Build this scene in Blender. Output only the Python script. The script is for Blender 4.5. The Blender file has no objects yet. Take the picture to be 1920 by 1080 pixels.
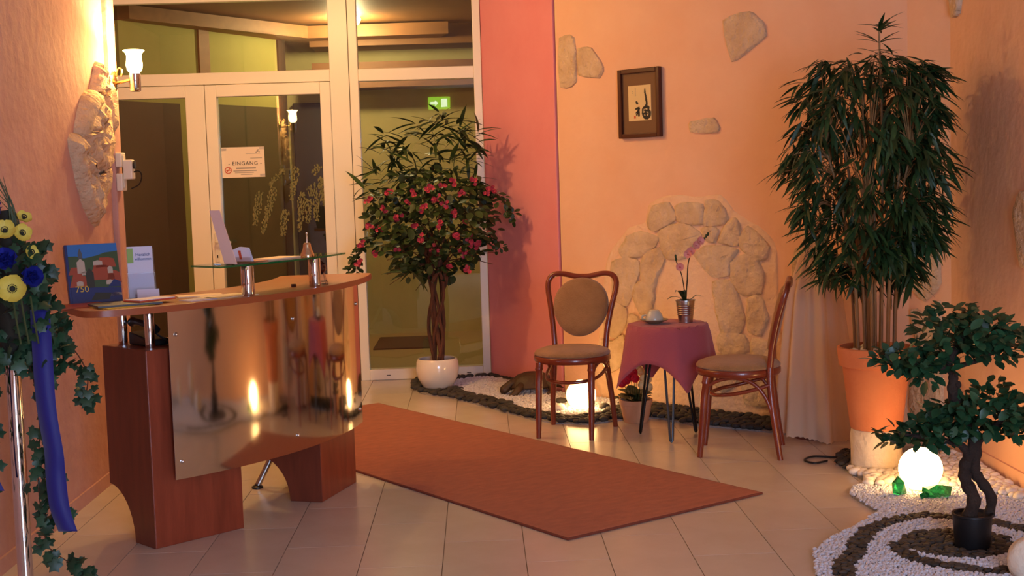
import bpy, bmesh, math, random
import numpy as np
from mathutils import Vector, Matrix

random.seed(7)
PI = math.pi
scene = bpy.context.scene
COL = scene.collection

# ------------------------------------------------------------------ camera
cam_d = bpy.data.cameras.new('camera'); cam = bpy.data.objects.new('camera', cam_d); COL.objects.link(cam)
cam_d.sensor_width = 36.0; cam_d.lens = 2474.03 * 36.0 / 1920.0; cam_d.clip_start = .05
yaw, pitch, roll, cam_h = -0.0238283, 0.0825657, -0.0309783, 1.370555
_f = Vector((-math.sin(yaw) * math.cos(pitch), math.cos(yaw) * math.cos(pitch), -math.sin(pitch)))
_r = Vector((math.cos(yaw), math.sin(yaw), 0)); _u = _r.cross(_f)
_r2 = _r * math.cos(roll) + _u * math.sin(roll); _u2 = -_r * math.sin(roll) + _u * math.cos(roll)
cam.matrix_world = Matrix(((_r2.x, _u2.x, -_f.x, 0), (_r2.y, _u2.y, -_f.y, 0), (_r2.z, _u2.z, -_f.z, cam_h), (0, 0, 0, 1)))
scene.camera = cam

# ------------------------------------------------------------------ world, daylight, exposure
world = bpy.data.worlds.new('dusk'); scene.world = world; world.use_nodes = True
world.node_tree.nodes['Background'].inputs[0].default_value = (.30, .42, .75, 1)
world.node_tree.nodes['Background'].inputs[1].default_value = .5
vs = scene.view_settings
vs.view_transform = 'Standard'; vs.look = 'None'; vs.gamma = 1; vs.exposure = 1.15; vs.use_curve_mapping = False

def area_light(name, loc, rot, sx, sy, power, col):
    d = bpy.data.lights.new(name, 'AREA'); d.shape = 'RECTANGLE'; d.size = sx; d.size_y = sy; d.energy = power; d.color = col
    o = bpy.data.objects.new(name, d); COL.objects.link(o); o.location = loc; o.rotation_euler = rot
    return o
def point_light(name, loc, power, col, rad, parent=None):
    d = bpy.data.lights.new(name, 'POINT'); d.energy = power; d.color = col; d.shadow_soft_size = rad
    o = bpy.data.objects.new(name, d); COL.objects.link(o); o.location = loc
    if parent: o.parent = parent
    return o
# daylight of the terrace window in the rear wall, behind the camera
area_light('window_daylight', (1.2, -1.28, 1.25), (PI / 2, 0, 0), 1.66, 1.96, 84, (.50, .67, 1.0))

# ------------------------------------------------------------------ helpers
def lin(h):
    c = [int(h[i:i + 2], 16) / 255 for i in (0, 2, 4)]
    return tuple(x / 12.92 if x <= .04045 else ((x + .055) / 1.055) ** 2.4 for x in c) + (1,)

MATS = {}
def mat(name, col, rough=.5, metal=0.0, var=None, bump=None, spec=.5, emit=None, trans=0.0, alpha=1.0,
        stretch=None, objvar=0.0, coat=0.0, sheen=0.0, subsurf=0.0, aniso=0.0, vscale=6.0, bscale=80.0, detail=6):
    """procedural principled material; var = second colour mixed in by noise; bump = strength"""
    m = bpy.data.materials.new(name); m.use_nodes = True; nt = m.node_tree; n = nt.nodes; l = nt.links
    b = n['Principled BSDF']
    base = lin(col)
    b.inputs['Base Color'].default_value = base; b.inputs['Roughness'].default_value = rough
    b.inputs['Metallic'].default_value = metal; b.inputs['Specular IOR Level'].default_value = spec
    b.inputs['Transmission Weight'].default_value = trans; b.inputs['Alpha'].default_value = alpha
    b.inputs['Coat Weight'].default_value = coat; b.inputs['Sheen Weight'].default_value = sheen
    b.inputs['Anisotropic'].default_value = aniso
    if subsurf: b.inputs['Subsurface Weight'].default_value = subsurf
    tc = n.new('ShaderNodeTexCoord'); mp = n.new('ShaderNodeMapping'); l.new(tc.outputs['Object'], mp.inputs[0])
    if stretch: mp.inputs['Scale'].default_value = stretch
    colout = None
    if var:
        t = n.new('ShaderNodeTexNoise'); t.inputs['Scale'].default_value = vscale; t.inputs['Detail'].default_value = detail
        t.inputs['Roughness'].default_value = .6
        l.new(mp.outputs[0], t.inputs['Vector'])
        cr = n.new('ShaderNodeValToRGB'); cr.color_ramp.elements[0].position = .35; cr.color_ramp.elements[1].position = .68
        cr.color_ramp.elements[0].color = base; cr.color_ramp.elements[1].color = lin(var)
        l.new(t.outputs[0], cr.inputs[0]); colout = cr.outputs[0]
    if objvar:
        oi = n.new('ShaderNodeObjectInfo'); hs = n.new('ShaderNodeHueSaturation')
        mr = n.new('ShaderNodeMapRange'); mr.inputs[3].default_value = 1 - objvar; mr.inputs[4].default_value = 1 + objvar
        l.new(oi.outputs['Random'], mr.inputs[0]); l.new(mr.outputs[0], hs.inputs['Value'])
        if colout: l.new(colout, hs.inputs['Color'])
        else: hs.inputs['Color'].default_value = base
        colout = hs.outputs[0]
    if colout: l.new(colout, b.inputs['Base Color'])
    if bump:
        t2 = n.new('ShaderNodeTexNoise'); t2.inputs['Scale'].default_value = bscale; t2.inputs['Detail'].default_value = 5
        l.new(mp.outputs[0], t2.inputs['Vector'])
        bp = n.new('ShaderNodeBump'); bp.inputs['Strength'].default_value = bump; bp.inputs['Distance'].default_value = .02
        l.new(t2.outputs[0], bp.inputs['Height']); l.new(bp.outputs[0], b.inputs['Normal'])
    if emit:
        b.inputs['Emission Color'].default_value = lin(emit[0]); b.inputs['Emission Strength'].default_value = emit[1]
    MATS[name] = m
    return m

def glass_mat(name, tint, rough=0.0, ior=1.45, add=0.0):
    m = bpy.data.materials.new(name); m.use_nodes = True; nt = m.node_tree; n = nt.nodes; l = nt.links
    n.remove(n['Principled BSDF']); out = n['Material Output']
    tr = n.new('ShaderNodeBsdfTransparent'); tr.inputs[0].default_value = tint
    gl = n.new('ShaderNodeBsdfGlossy'); gl.inputs['Roughness'].default_value = rough
    fr = n.new('ShaderNodeFresnel'); fr.inputs[0].default_value = ior
    mx = n.new('ShaderNodeMixShader')
    if add:
        ma = n.new('ShaderNodeMath'); ma.operation = 'ADD'; ma.inputs[1].default_value = add; ma.use_clamp = True
        l.new(fr.outputs[0], ma.inputs[0]); l.new(ma.outputs[0], mx.inputs[0])
    else: l.new(fr.outputs[0], mx.inputs[0])
    l.new(tr.outputs[0], mx.inputs[1]); l.new(gl.outputs[0], mx.inputs[2]); l.new(mx.outputs[0], out.inputs[0])
    MATS[name] = m; return m

def glow_mat(name, col, strength, thru):
    """glass lamp shade: glows and lets its bulb's light through"""
    m = bpy.data.materials.new(name); m.use_nodes = True; nt = m.node_tree; n = nt.nodes; l = nt.links
    n.remove(n['Principled BSDF']); out = n['Material Output']
    tr = n.new('ShaderNodeBsdfTransparent'); tr.inputs[0].default_value = (1, .93, .8, 1)
    em = n.new('ShaderNodeEmission'); em.inputs[0].default_value = lin(col); em.inputs[1].default_value = strength
    mx = n.new('ShaderNodeMixShader'); mx.inputs[0].default_value = 1 - thru
    l.new(tr.outputs[0], mx.inputs[1]); l.new(em.outputs[0], mx.inputs[2]); l.new(mx.outputs[0], out.inputs[0])
    MATS[name] = m; return m

def sheer_mat(name, col, alpha):
    m = bpy.data.materials.new(name); m.use_nodes = True; nt = m.node_tree; n = nt.nodes; l = nt.links
    n.remove(n['Principled BSDF']); out = n['Material Output']
    tr = n.new('ShaderNodeBsdfTransparent'); df = n.new('ShaderNodeBsdfDiffuse'); df.inputs[0].default_value = lin(col)
    tl = n.new('ShaderNodeBsdfTranslucent'); tl.inputs[0].default_value = lin(col)
    m1 = n.new('ShaderNodeMixShader'); m1.inputs[0].default_value = .35
    m2 = n.new('ShaderNodeMixShader'); m2.inputs[0].default_value = alpha
    l.new(df.outputs[0], m1.inputs[1]); l.new(tl.outputs[0], m1.inputs[2])
    l.new(tr.outputs[0], m2.inputs[1]); l.new(m1.outputs[0], m2.inputs[2]); l.new(m2.outputs[0], out.inputs[0])
    MATS[name] = m; return m

class MB:
    def __init__(s): s.v = []; s.f = []; s.m = []
    def add(s, v, f, mi=0):
        o = len(s.v); s.v += [tuple(p) for p in v]; s.f += [tuple(i + o for i in q) for q in f]; s.m += [mi] * len(f); return s
    def box(s, x0, x1, y0, y1, z0, z1, mi=0):
        v = [(x, y, z) for z in (z0, z1) for y in (y0, y1) for x in (x0, x1)]
        return s.add(v, [(0, 2, 3, 1), (4, 5, 7, 6), (0, 1, 5, 4), (1, 3, 7, 5), (3, 2, 6, 7), (2, 0, 4, 6)], mi)
    def prism(s, poly, h, fn, mi=0):
        """poly 2d, extruded 0..h; fn(a,b,t)->xyz"""
        n = len(poly)
        v = [fn(a, b, 0) for a, b in poly] + [fn(a, b, h) for a, b in poly]
        return s.add(v, [tuple(range(n - 1, -1, -1)), tuple(range(n, 2 * n))] + [(i, (i + 1) % n, n + (i + 1) % n, n + i) for i in range(n)], mi)
    def tube(s, pts, rad, n=8, mi=0, cap=True, flat=1.0):
        pts = [Vector(p) for p in pts]; k = len(pts)
        if not hasattr(rad, '__len__'): rad = [rad] * k
        v = []; prev = None
        for i, p in enumerate(pts):
            t = (pts[min(i + 1, k - 1)] - pts[max(i - 1, 0)]).normalized()
            if prev is None:
                a = Vector((0, 0, 1)) if abs(t.z) < .9 else Vector((0, 1, 0))
                x = t.cross(a).normalized()
            else: x = (prev - t * prev.dot(t)).normalized()
            prev = x; y = t.cross(x)
            for j in range(n):
                a = 2 * PI * j / n; v.append(p + (x * math.cos(a) + y * math.sin(a) * flat) * rad[i])
        f = [(i * n + j, i * n + (j + 1) % n, (i + 1) * n + (j + 1) % n, (i + 1) * n + j) for i in range(k - 1) for j in range(n)]
        if cap: f += [tuple(range(n - 1, -1, -1)), tuple(range((k - 1) * n, k * n))]
        return s.add(v, f, mi)
    def lathe(s, prof, n=32, c=(0, 0, 0), mi=0, wob=None):
        v = []; k = len(prof)
        for i, (r, z) in enumerate(prof):
            for j in range(n):
                a = 2 * PI * j / n; rr = r * (wob(a, i) if wob else 1)
                v.append((c[0] + rr * math.cos(a), c[1] + rr * math.sin(a), c[2] + z))
        f = [(i * n + j, i * n + (j + 1) % n, (i + 1) * n + (j + 1) % n, (i + 1) * n + j) for i in range(k - 1) for j in range(n)]
        if prof[0][0] > 1e-5: f.append(tuple(range(n - 1, -1, -1)))
        if prof[-1][0] > 1e-5: f.append(tuple(range((k - 1) * n, k * n)))
        return s.add(v, f, mi)
    def ell(s, c, r, n=16, k=9, mi=0, M=None):
        prof = [(max(1e-6, math.sin(PI * i / (k - 1))), -math.cos(PI * i / (k - 1))) for i in range(k)]
        v = []
        for a, z in prof:
            for j in range(n):
                t = 2 * PI * j / n; q = Vector((a * math.cos(t) * r[0], a * math.sin(t) * r[1], z * r[2]))
                if M: q = M @ q
                v.append((c[0] + q.x, c[1] + q.y, c[2] + q.z))
        f = [(i * n + j, i * n + (j + 1) % n, (i + 1) * n + (j + 1) % n, (i + 1) * n + j) for i in range(k - 1) for j in range(n)]
        return s.add(v, f, mi)
    def mesh(s, name):
        me = bpy.data.meshes.new(name); me.from_pydata(s.v, [], s.f)
        me.polygons.foreach_set('material_index', s.m); me.update(); return me
    def build(s, name, m, parent=None, smooth=False, bevel=0, angle=45, seg=2, sub=0):
        me = s.mesh(name); o = finish(name, me, m, parent, smooth, angle)
        if bevel:
            b = o.modifiers.new('bevel', 'BEVEL'); b.width = bevel; b.segments = seg; b.limit_method = 'ANGLE'; b.angle_limit = .6
        if sub:
            b = o.modifiers.new('sub', 'SUBSURF'); b.levels = sub; b.render_levels = sub
        return o

def fixn(me):
    bm = bmesh.new(); bm.from_mesh(me); bmesh.ops.recalc_face_normals(bm, faces=bm.faces); bm.to_mesh(me); bm.free()
def finish(name, me, m, parent=None, smooth=False, angle=45, normals=True):
    if normals: fixn(me)
    for x in (m if isinstance(m, (list, tuple)) else [m]): me.materials.append(MATS[x] if isinstance(x, str) else x)
    if smooth:
        me.polygons.foreach_set('use_smooth', [True] * len(me.polygons)); me.set_sharp_from_angle(angle=math.radians(angle))
    o = bpy.data.objects.new(name, me); COL.objects.link(o)
    if parent: o.parent = parent
    return o
def tag(o, label, cat=None, group=None, kind=None):
    o['label'] = label
    if cat: o['category'] = cat
    if group: o['group'] = group
    if kind: o['kind'] = kind
    return o
def thing(name, label, cat, loc=(0, 0, 0), rz=0, group=None, kind=None):
    o = bpy.data.objects.new(name, None); COL.objects.link(o); o.location = loc; o.rotation_euler = (0, 0, rz)
    o.empty_display_size = .1
    return tag(o, label, cat, group, kind)
def inst(name, me, parent=None, M=None):
    o = bpy.data.objects.new(name, me); COL.objects.link(o)
    if parent: o.parent = parent
    if M is not None: o.matrix_local = M
    return o
def copy_tree(o, parent=None):
    c = o.copy(); COL.objects.link(c); c.parent = parent
    for ch in o.children: copy_tree(ch, c)
    return c
def inpoly(x, y, P):
    r = False; j = len(P) - 1
    for i in range(len(P)):
        if (P[i][1] > y) != (P[j][1] > y) and x < (P[j][0] - P[i][0]) * (y - P[i][1]) / (P[j][1] - P[i][1]) + P[i][0]: r = not r
        j = i
    return r
def seg_d(x, y, P):
    best = 9
    for (ax, ay), (bx, by) in zip(P, P[1:]):
        dx, dy = bx - ax, by - ay; t = max(0, min(1, ((x - ax) * dx + (y - ay) * dy) / (dx * dx + dy * dy)))
        best = min(best, math.hypot(x - ax - t * dx, y - ay - t * dy))
    return best
def smooth_path(pts, k=6):
    P = [Vector(p) for p in pts]; out = []
    for i in range(len(P) - 1):
        p0 = P[max(i - 1, 0)]; p1 = P[i]; p2 = P[i + 1]; p3 = P[min(i + 2, len(P) - 1)]
        for j in range(k):
            t = j / k
            out.append(.5 * ((2 * p1) + (p2 - p0) * t + (2 * p0 - 5 * p1 + 4 * p2 - p3) * t * t + (3 * p1 - p0 - 3 * p2 + p3) * t ** 3))
    out.append(P[-1]); return out
def orient(pos, d, up, s):
    y = Vector(d).normalized(); x = y.cross(Vector(up))
    if x.length < 1e-3: x = y.cross(Vector((1, 0, .1)))
    x.normalize(); z = x.cross(y)
    sx, sy, sz = s if hasattr(s, '__len__') else (s, s, s)
    return Matrix(((x.x * sx, y.x * sy, z.x * sz, pos[0]), (x.y * sx, y.y * sy, z.y * sz, pos[1]), (x.z * sx, y.z * sy, z.z * sz, pos[2]), (0, 0, 0, 1)))
def merged(name, base, Ms, m, parent, smooth=True):
    """many small pieces joined into one mesh"""
    bv = np.array([v.co[:] for v in base.vertices]); bf = [tuple(p.vertices) for p in base.polygons]
    V = []; Fc = []; n = len(bv)
    for i, M in enumerate(Ms):
        A = np.array(M); V.append(bv @ A[:3, :3].T + A[:3, 3]); Fc += [tuple(q + i * n for q in f) for f in bf]
    me = bpy.data.meshes.new(name); me.from_pydata(np.concatenate(V).tolist(), [], Fc); me.update()
    o = finish(name, me, m, parent, smooth, 60, normals=False); return o
def leafset(parent, name, base, Ms, m, limit=300):
    """the nearest 'limit' leaves as parts of their own, the others joined"""
    if not base.materials: base.materials.append(MATS[m])
    Ms = sorted(Ms, key=lambda M: M[1][3]); one = Ms[:limit]; rest = Ms[limit:]
    for M in one: inst(name, base, parent, M)
    if rest:
        o = merged('inner_foliage', base, rest, m, parent); o['kind'] = 'stuff'
def text(name, s, size, m, parent, M, align='CENTER', sx=1.0, space=1.0):
    c = bpy.data.curves.new(name, 'FONT'); c.body = s; c.size = size; c.align_x = align; c.align_y = 'CENTER'; c.extrude = .0004
    c.space_character = space; c.resolution_u = 3
    t = bpy.data.objects.new('t', c); COL.objects.link(t); bpy.context.view_layer.update()
    me = bpy.data.meshes.new_from_object(t.evaluated_get(bpy.context.evaluated_depsgraph_get()))
    bpy.data.objects.remove(t); me.name = name
    me.materials.clear(); me.materials.append(MATS[m])
    return inst(name, me, parent, M @ Matrix.Diagonal((sx, 1, 1, 1)))

# ------------------------------------------------------------------ materials
mat('plaster_peach', 'EFC09C', .85, var='ECB892', bump=.25, vscale=3, bscale=14)
mat('plaster_salmon', 'CFA092', .85, var='C69484', bump=.3, vscale=4, bscale=18)
mat('plaster_coral', 'E8949A', .85, var='E48C92', bump=.15, vscale=3, bscale=14)
mat('plaster_trim', 'F2D3A4', .8, bump=.2, bscale=30)
mat('ceiling_white', 'D8C2AE', .9)
mat('tile', 'D0C4B8', .24, var='CABCAE', vscale=5, objvar=.04, bump=.02, bscale=5)
mat('grout', '8C7A6C', .9)
mat('stone', 'E2C6A2', .95, var='CDAE88', bump=1.0, vscale=9, bscale=26)
mat('stone_grey', 'E0C4A2', .95, var='CEAE8A', bump=1.0, vscale=10, bscale=40)
mat('mortar', 'F0CCA6', .95, var='EDC49C', bump=.6, vscale=8, bscale=30)
mat('upvc', 'F2E6CC', .35, bump=.02, bscale=3)
mat('gasket', '5A4A38', .7)
glass_mat('glass', (.93, .95, .9, 1), add=.03)
glass_mat('shelf_glass', (.80, .93, .84, 1), add=.02)
mat('glass_edge', '2F8A50', .2, emit=None)
glass_mat('acrylic', (.93, .94, .97, 1), add=.03)
mat('cherry_wood', '96432A', .35, var='7E3520', vscale=3, stretch=(9, 9, 1.2), bump=.05, bscale=60)
mat('cherry_top', 'AC6C44', .3, var='9E5E38', vscale=3, stretch=(2, 8, 8))
mat('cherry_edge', 'A0522E', .35)
mat('dark_veneer', '7A3A26', .4, var='693020', vscale=3, stretch=(9, 9, 1.2))
mat('steel_sheet', 'C9C2BA', .07, metal=1, aniso=.3)
mat('chrome', 'E4E4E6', .06, metal=1)
mat('brushed', 'B8B4AE', .28, metal=1)
mat('black_plastic', '141416', .4)
mat('white_plastic', 'E6DCC8', .4)
mat('paper', 'F4EEE6', .7)
mat('paper_warm', 'F0DCC0', .7)
mat('paper_pink', 'F2CDBE', .7)
mat('paper_blue', 'D8DAF0', .7)
mat('ink', '2A2622', .7); mat('ink_grey', '9A9084', .7); mat('ink_red', 'C8502E', .7); mat('ink_blue', '3A4C8C', .7)
mat('photo_blue', '2E6FB4', .35); mat('photo_navy', '1B2E66', .35); mat('photo_green', '37502E', .4); mat('photo_red', '9E4326', .4)
mat('photo_stone', 'B9A894', .4); mat('photo_grey', '4C5258', .4); mat('photo_yellow', 'D6B23A', .4); mat('photo_dark', '2A2C22', .4)
mat('brochure_green', '8FB45E', .5)
mat('rug', 'D87C56', .95, var='C66E4C', bump=.8, vscale=14, bscale=260, stretch=(1, 2.5, 1), sheen=.2)
mat('rug_edge', '7A3A26', .95)
mat('bentwood', '8A3A20', .3, var='742C18', vscale=5, coat=.3)
mat('upholstery', 'A5794A', .95, var='94693D', bump=.4, vscale=10, bscale=180, sheen=.3)
mat('lilac_cloth', 'AA5058', .85, bump=.15, bscale=120, sheen=.2)
sheer_mat('cream_cloth', 'F6DABA', .92)
mat('steel_blue', '5E6A76', .4, metal=.8)
mat('leg_black', '221C1A', .45, metal=.5)
mat('ceramic', 'F2E6D2', .15, coat=.4)
mat('ceramic_cup', 'C9C2AC', .2, coat=.3)
mat('saucer', '8F7B5C', .3)
mat('terracotta', 'DE8C60', .85, var='D68056', bump=.15, vscale=6, bscale=60)
mat('terracotta_pale', 'D8A078', .85, bump=.2, bscale=50)
mat('white_stone', 'F0E0C8', .85, var='E2D0B8', bump=.7, vscale=8, bscale=20)
mat('soil', '2E2018', .95, bump=1, bscale=60)
mat('leaf_bamboo', '2A4A22', .5, var='1C3418', vscale=12, objvar=.35)
mat('leaf_bonsai', '2C5836', .42, var='1F4228', vscale=20, objvar=.3)
mat('leaf_tree', '35481E', .5, var='263614', vscale=14, objvar=.35)
mat('leaf_ivy', '2C5034', .45, var='1C3A26', vscale=30, objvar=.3)
mat('leaf_orchid', '24341C', .4)
mat('cane', 'A07848', .6, var='7C5A34', vscale=6, stretch=(6, 6, 1))
mat('bark', '3A281C', .9, var='281A12', bump=.8, vscale=14, bscale=40)
mat('vine_bark', '6A3E26', .85, var='4C2C1C', vscale=8, stretch=(4, 4, 1), bump=.5, bscale=30)
mat('blossom', 'AE2E48', .6, var='CC5662', vscale=30, objvar=.2)
mat('petal_red', 'D22838', .5); mat('petal_cream', 'F2D6A0', .55); mat('petal_pink', 'EE9C8C', .55); mat('petal_yellow', 'E4D060', .5, var='D2BC44', vscale=20)
mat('petal_blue', '232A8C', .5, objvar=.2); mat('seed_dark', '23241A', .8)
mat('ribbon_blue', '0B0F74', .6, sheen=.3)
mat('grass', '3E4A26', .6)
mat('black_pebble', '2C2A28', .75, var='403C38', vscale=20, objvar=.45)
mat('dark_pebble', '332C29', .75, var='504438', vscale=30, objvar=.5)
mat('white_pebble', 'EFE6DA', .6, var='E0D4C4', vscale=20, objvar=.06)
mat('gravel', 'DEDDE6', .6, var='C6C4CE', vscale=60)
mat('gravel_bed', 'C9C2BC', .9, var='A8A09A', vscale=120, bump=1, bscale=220)
mat('green_glass_rock', '1F9C5C', .1, trans=.6, coat=.4)
mat('carved_wood', '47301E', .55, var='362214', vscale=8, bump=.3, bscale=30)
mat('frame_wood', '4A2014', .35); mat('passepartout', '7A5A3A', .9); mat('art_paper', 'E2C890', .9)
mat('lamp_glow', 'FFC981', 1, emit=('FFC880', 7))
glow_mat('shade_glow', 'FFDE9A', 22, .55)
mat('brass_plate', 'C8A878', .25, metal=1)
mat('bell_metal', 'DCC8A8', .1, metal=1)
mat('globe_dark', '3A0F10', .15, coat=.5)
mat('vest_tan', 'BCAC78', .85, var='B0A06C', vscale=3)
mat('vest_yellow', 'A09A56', .8, var='96904E', vscale=2)
mat('vest_wood', '8A5A30', .6, var='7A4C26', vscale=3, stretch=(1, 6, 6))
mat('vest_olive', '48462C', .7, var='3C3A24', vscale=2); mat('vest_dark', '33261A', .7); mat('vest_floor', 'A08A62', .5); mat('doormat', '4A3A26', .95, bump=.5, bscale=200)
mat('wheat', '807848', .8)
mat('exit_green', '2C8A3A', .5, emit=('9AD838', 3.0)); mat('exit_white', 'F0FFE8', .5, emit=('E8FFD0', 4.0))

# ------------------------------------------------------------------ the room
LX, RX, WY, CZ = -1.77, 2.262, 9.15, 2.72
EP = Vector((.52, 8.30)); ang = math.radians(47); PT = Vector((math.cos(ang), -math.sin(ang))); PN = Vector((-math.sin(ang), -math.cos(ang)))
PEND = 2.39
CR = EP + PT * PEND                    # end of the peach wall
CW = Vector((RX, 6.27))                # where the right wall begins
A0 = Vector((.054, WY))                # where the coral wall begins

def struct(name, mb, m, label, smooth=False, bevel=0):
    return tag(mb.build(name, m, None, smooth, bevel), label, 'wall' if name.startswith('wall') else name.split('_')[0], None, 'structure')
def wall_seg(a, b, th=.1, z0=0, z1=CZ):
    """vertical slab whose room face runs a->b, thickness to its left"""
    a = Vector(a); b = Vector(b); t = (b - a).normalized(); n = Vector((-t.y, t.x)) * th
    return MB().prism([(a.x, a.y), (b.x, b.y), (b.x + n.x, b.y + n.y), (a.x + n.x, a.y + n.y)], z1 - z0, lambda x, y, h: (x, y, z0 + h))

# floor: grout slab with each tile on it (30 x 60, half bond)
fl = MB().box(-3.3, 2.4, -1.4, 12.1, -.06, -.004).build('floor', 'grout')
tag(fl, 'beige rectangular tiled floor in half bond with thin dark joints', 'floor', None, 'structure')
def tile_mesh(x0, x1, y0, y1):
    return MB().box(x0, x1, y0, y1, -.012, 0).mesh('tile')
X0, Y0 = -.7687, 4.6306
cache = {}
def in_room(x, y):
    if y < 6.64: return LX - .02 < x < RX + .02
    return True
for i in range(-7, 12):
    xa = X0 + .3 * i
    off = 0 if i % 2 == 0 else .3   # columns alternate by half a tile
    # column i lies between line i and i+1; phase from the photograph
    off = .0 if (i % 2) else .3
    for k in range(-10, 9):
        ya = Y0 + off + .6 * k
        if ya > 9.13 or ya + .6 < -1.3: continue
        x0, x1 = max(xa + .0015, LX if ya < 6.4 else -2.74), min(xa + .2985, RX)
        y0, y1 = max(ya + .0015, -1.2), min(ya + .5985, WY + .02)
        if x1 - x0 < .02 or y1 - y0 < .02: continue
        # cut away beyond the slanted walls
        cx, cy = (x0 + x1) / 2, (y0 + y1) / 2
        if (Vector((x0, y0)) - EP).dot(PN) < -.12 and x0 > .5: continue
        key = (round(x1 - x0, 4), round(y1 - y0, 4))
        if key not in cache:
            me = tile_mesh(-key[0] / 2, key[0] / 2, -key[1] / 2, key[1] / 2); me.materials.append(MATS['tile']); cache[key] = me
        inst('tile', cache[key], fl, Matrix.Translation((cx, cy, 0)))

struct('ceiling', MB().box(-3.3, 2.4, -1.4, WY + .05, CZ, CZ + .1), 'ceiling_white', 'plain pale ceiling over the lobby')
wl = struct('wall_left', MB().box(LX - .25, LX, -1.3, 6.46, 0, CZ).box(LX - .25, LX + .025, 6.46, 6.58, 0, CZ), 'plaster_salmon', 'salmon textured plaster wall beside the reception desk', bevel=.008)
struct('wall_alcove', MB().box(-2.85, -2.75, 6.3, WY, 0, CZ).box(-2.8, LX - .24, 6.3, 6.56, 0, CZ), 'plaster_salmon', 'salmon return wall hidden behind the left wall')
wm = struct('wall_middle', MB().prism([(A0.x, A0.y), (EP.x - .02, EP.y + .03), (EP.x + .03, EP.y + .055), (EP.x + .09, EP.y + .1), (.35, 9.3)], CZ, lambda x, y, h: (x, y, h)), 'plaster_coral', 'coral pink wall between the window and the peach wall', bevel=.006)
tr = struct('trim_1', MB().box(-.014, .014, -.008, .008, 0, CZ), 'plaster_trim', 'thin pale vertical plaster edge between coral and peach walls')
tr.location = (EP.x + .012, EP.y + .005, 0); tr.rotation_euler = (0, 0, -ang)
wb = struct('wall_back', wall_seg(EP, CR), 'plaster_peach', 'peach orange plaster wall with stone arch and stone patches')
wc = struct('wall_corner', wall_seg(CR, CW), 'plaster_peach', 'narrow peach wall strip in the corner behind the terracotta pot')
wr = struct('wall_right', MB().box(RX, RX + .1, -1.3, CW.y + .03, 0, CZ), 'plaster_peach', 'peach plaster wall on the side of the bonsai garden')
MB().box(RX - .012, RX, -1.2, CW.y - .01, 0, .07).build('baseboard_right', 'plaster_peach')
tag(bpy.data.objects['baseboard_right'], 'low peach skirting along the wall behind the bonsai', 'baseboard', None, 'structure')
MB().box(LX, LX + .01, -1.2, 6.46, 0, .06).build('baseboard_left', 'plaster_salmon')
tag(bpy.data.objects['baseboard_left'], 'low salmon skirting along the wall behind the reception desk', 'baseboard', None, 'structure')
# rear wall behind the camera with a terrace window
struct('wall_rear', MB().box(LX, .35, -1.3, -1.2, 0, CZ).box(2.05, RX, -1.3, -1.2, 0, CZ).box(.35, 2.05, -1.3, -1.2, 2.25, CZ).box(.35, 2.05, -1.3, -1.2, 0, .25), 'plaster_salmon', 'salmon wall behind the camera with the terrace window')
w3 = thing('window_2', 'terrace window with white frame letting in blue dusk light', 'window', kind='structure')
for a, b, c, d in ((.35, .41, .25, 2.25), (1.99, 2.05, .25, 2.25), (.41, 1.99, .25, .31), (.41, 1.99, 2.19, 2.25), (1.17, 1.23, .31, 2.19)):
    MB().box(a, b, -1.24, -1.2, c, d).build('frame_bar', 'upvc', w3)

# --- stones set into the walls
def stone_piece(name, poly, base, parent, m, depth=.02, jit=.006, rnd=None, sub=2, rings=((1.0, 0), (.97, .75), (.86, 1.0), (.6, 1.08), (.3, 1.02))):
    """irregular stone: outline poly in wall coordinates (u, z); base(u, z, out) -> xyz"""
    rnd = rnd or random
    P = []
    for i, (a, b) in enumerate(poly):
        c, d = poly[(i + 1) % len(poly)]
        p0 = poly[i - 1]; p3 = poly[(i + 2) % len(poly)]
        for j in range(sub + 1):
            t = j / (sub + 1)
            f = lambda q0, q1, q2, q3: .5 * (2 * q1 + (q2 - q0) * t + (2 * q0 - 5 * q1 + 4 * q2 - q3) * t * t + (3 * q1 - q0 - 3 * q2 + q3) * t ** 3)
            l = .55
            P.append((a + (c - a) * t) * (1 - l) + f(p0[0], a, c, p3[0]) * l)
            P[-1] = (P[-1] + rnd.uniform(-jit, jit) * .5, (b + (d - b) * t) * (1 - l) + f(p0[1], b, d, p3[1]) * l + rnd.uniform(-jit, jit) * .5)
    n = len(P); cx = sum(p[0] for p in P) / n; cz = sum(p[1] for p in P) / n
    v = []; k = len(rings)
    for s, h in rings:
        for a, b in P:
            v.append(base(cx + (a - cx) * s, cz + (b - cz) * s, (h * depth + (rnd.uniform(-1, 1) * jit if h > .5 else 0)) if h else -.004))
    v.append(base(cx, cz, depth * 1.0))
    f = [(i * n + j, i * n + (j + 1) % n, (i + 1) * n + (j + 1) % n, (i + 1) * n + j) for i in range(k - 1) for j in range(n)]
    f += [((k - 1) * n + j, (k - 1) * n + (j + 1) % n, k * n) for j in range(n)]
    return MB().add(v, f).build(name, m, parent, smooth=True, angle=50)
def onback(u, z, o): p = EP + PT * u + PN * o; return (p.x, p.y, z)
bed = [(.30, .0), (.30, .45), (.37, .85), (.46, .97), (.56, 1.06), (.68, 1.09), (.72, 1.2), (.86, 1.25), (1.1, 1.24), (1.24, 1.25), (1.33, 1.16), (1.43, 1.1), (1.53, 1.05), (1.61, .95), (1.62, .6), (1.66, .3), (1.66, 0)]
stone_piece('mortar_bed', bed, onback, wb, 'mortar', depth=.007, jit=.004, rnd=random.Random(8), sub=4, rings=((1.0, 0), (.985, .6), (.96, 1.0), (.6, 1.0), (.3, 1.0)))
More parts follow.
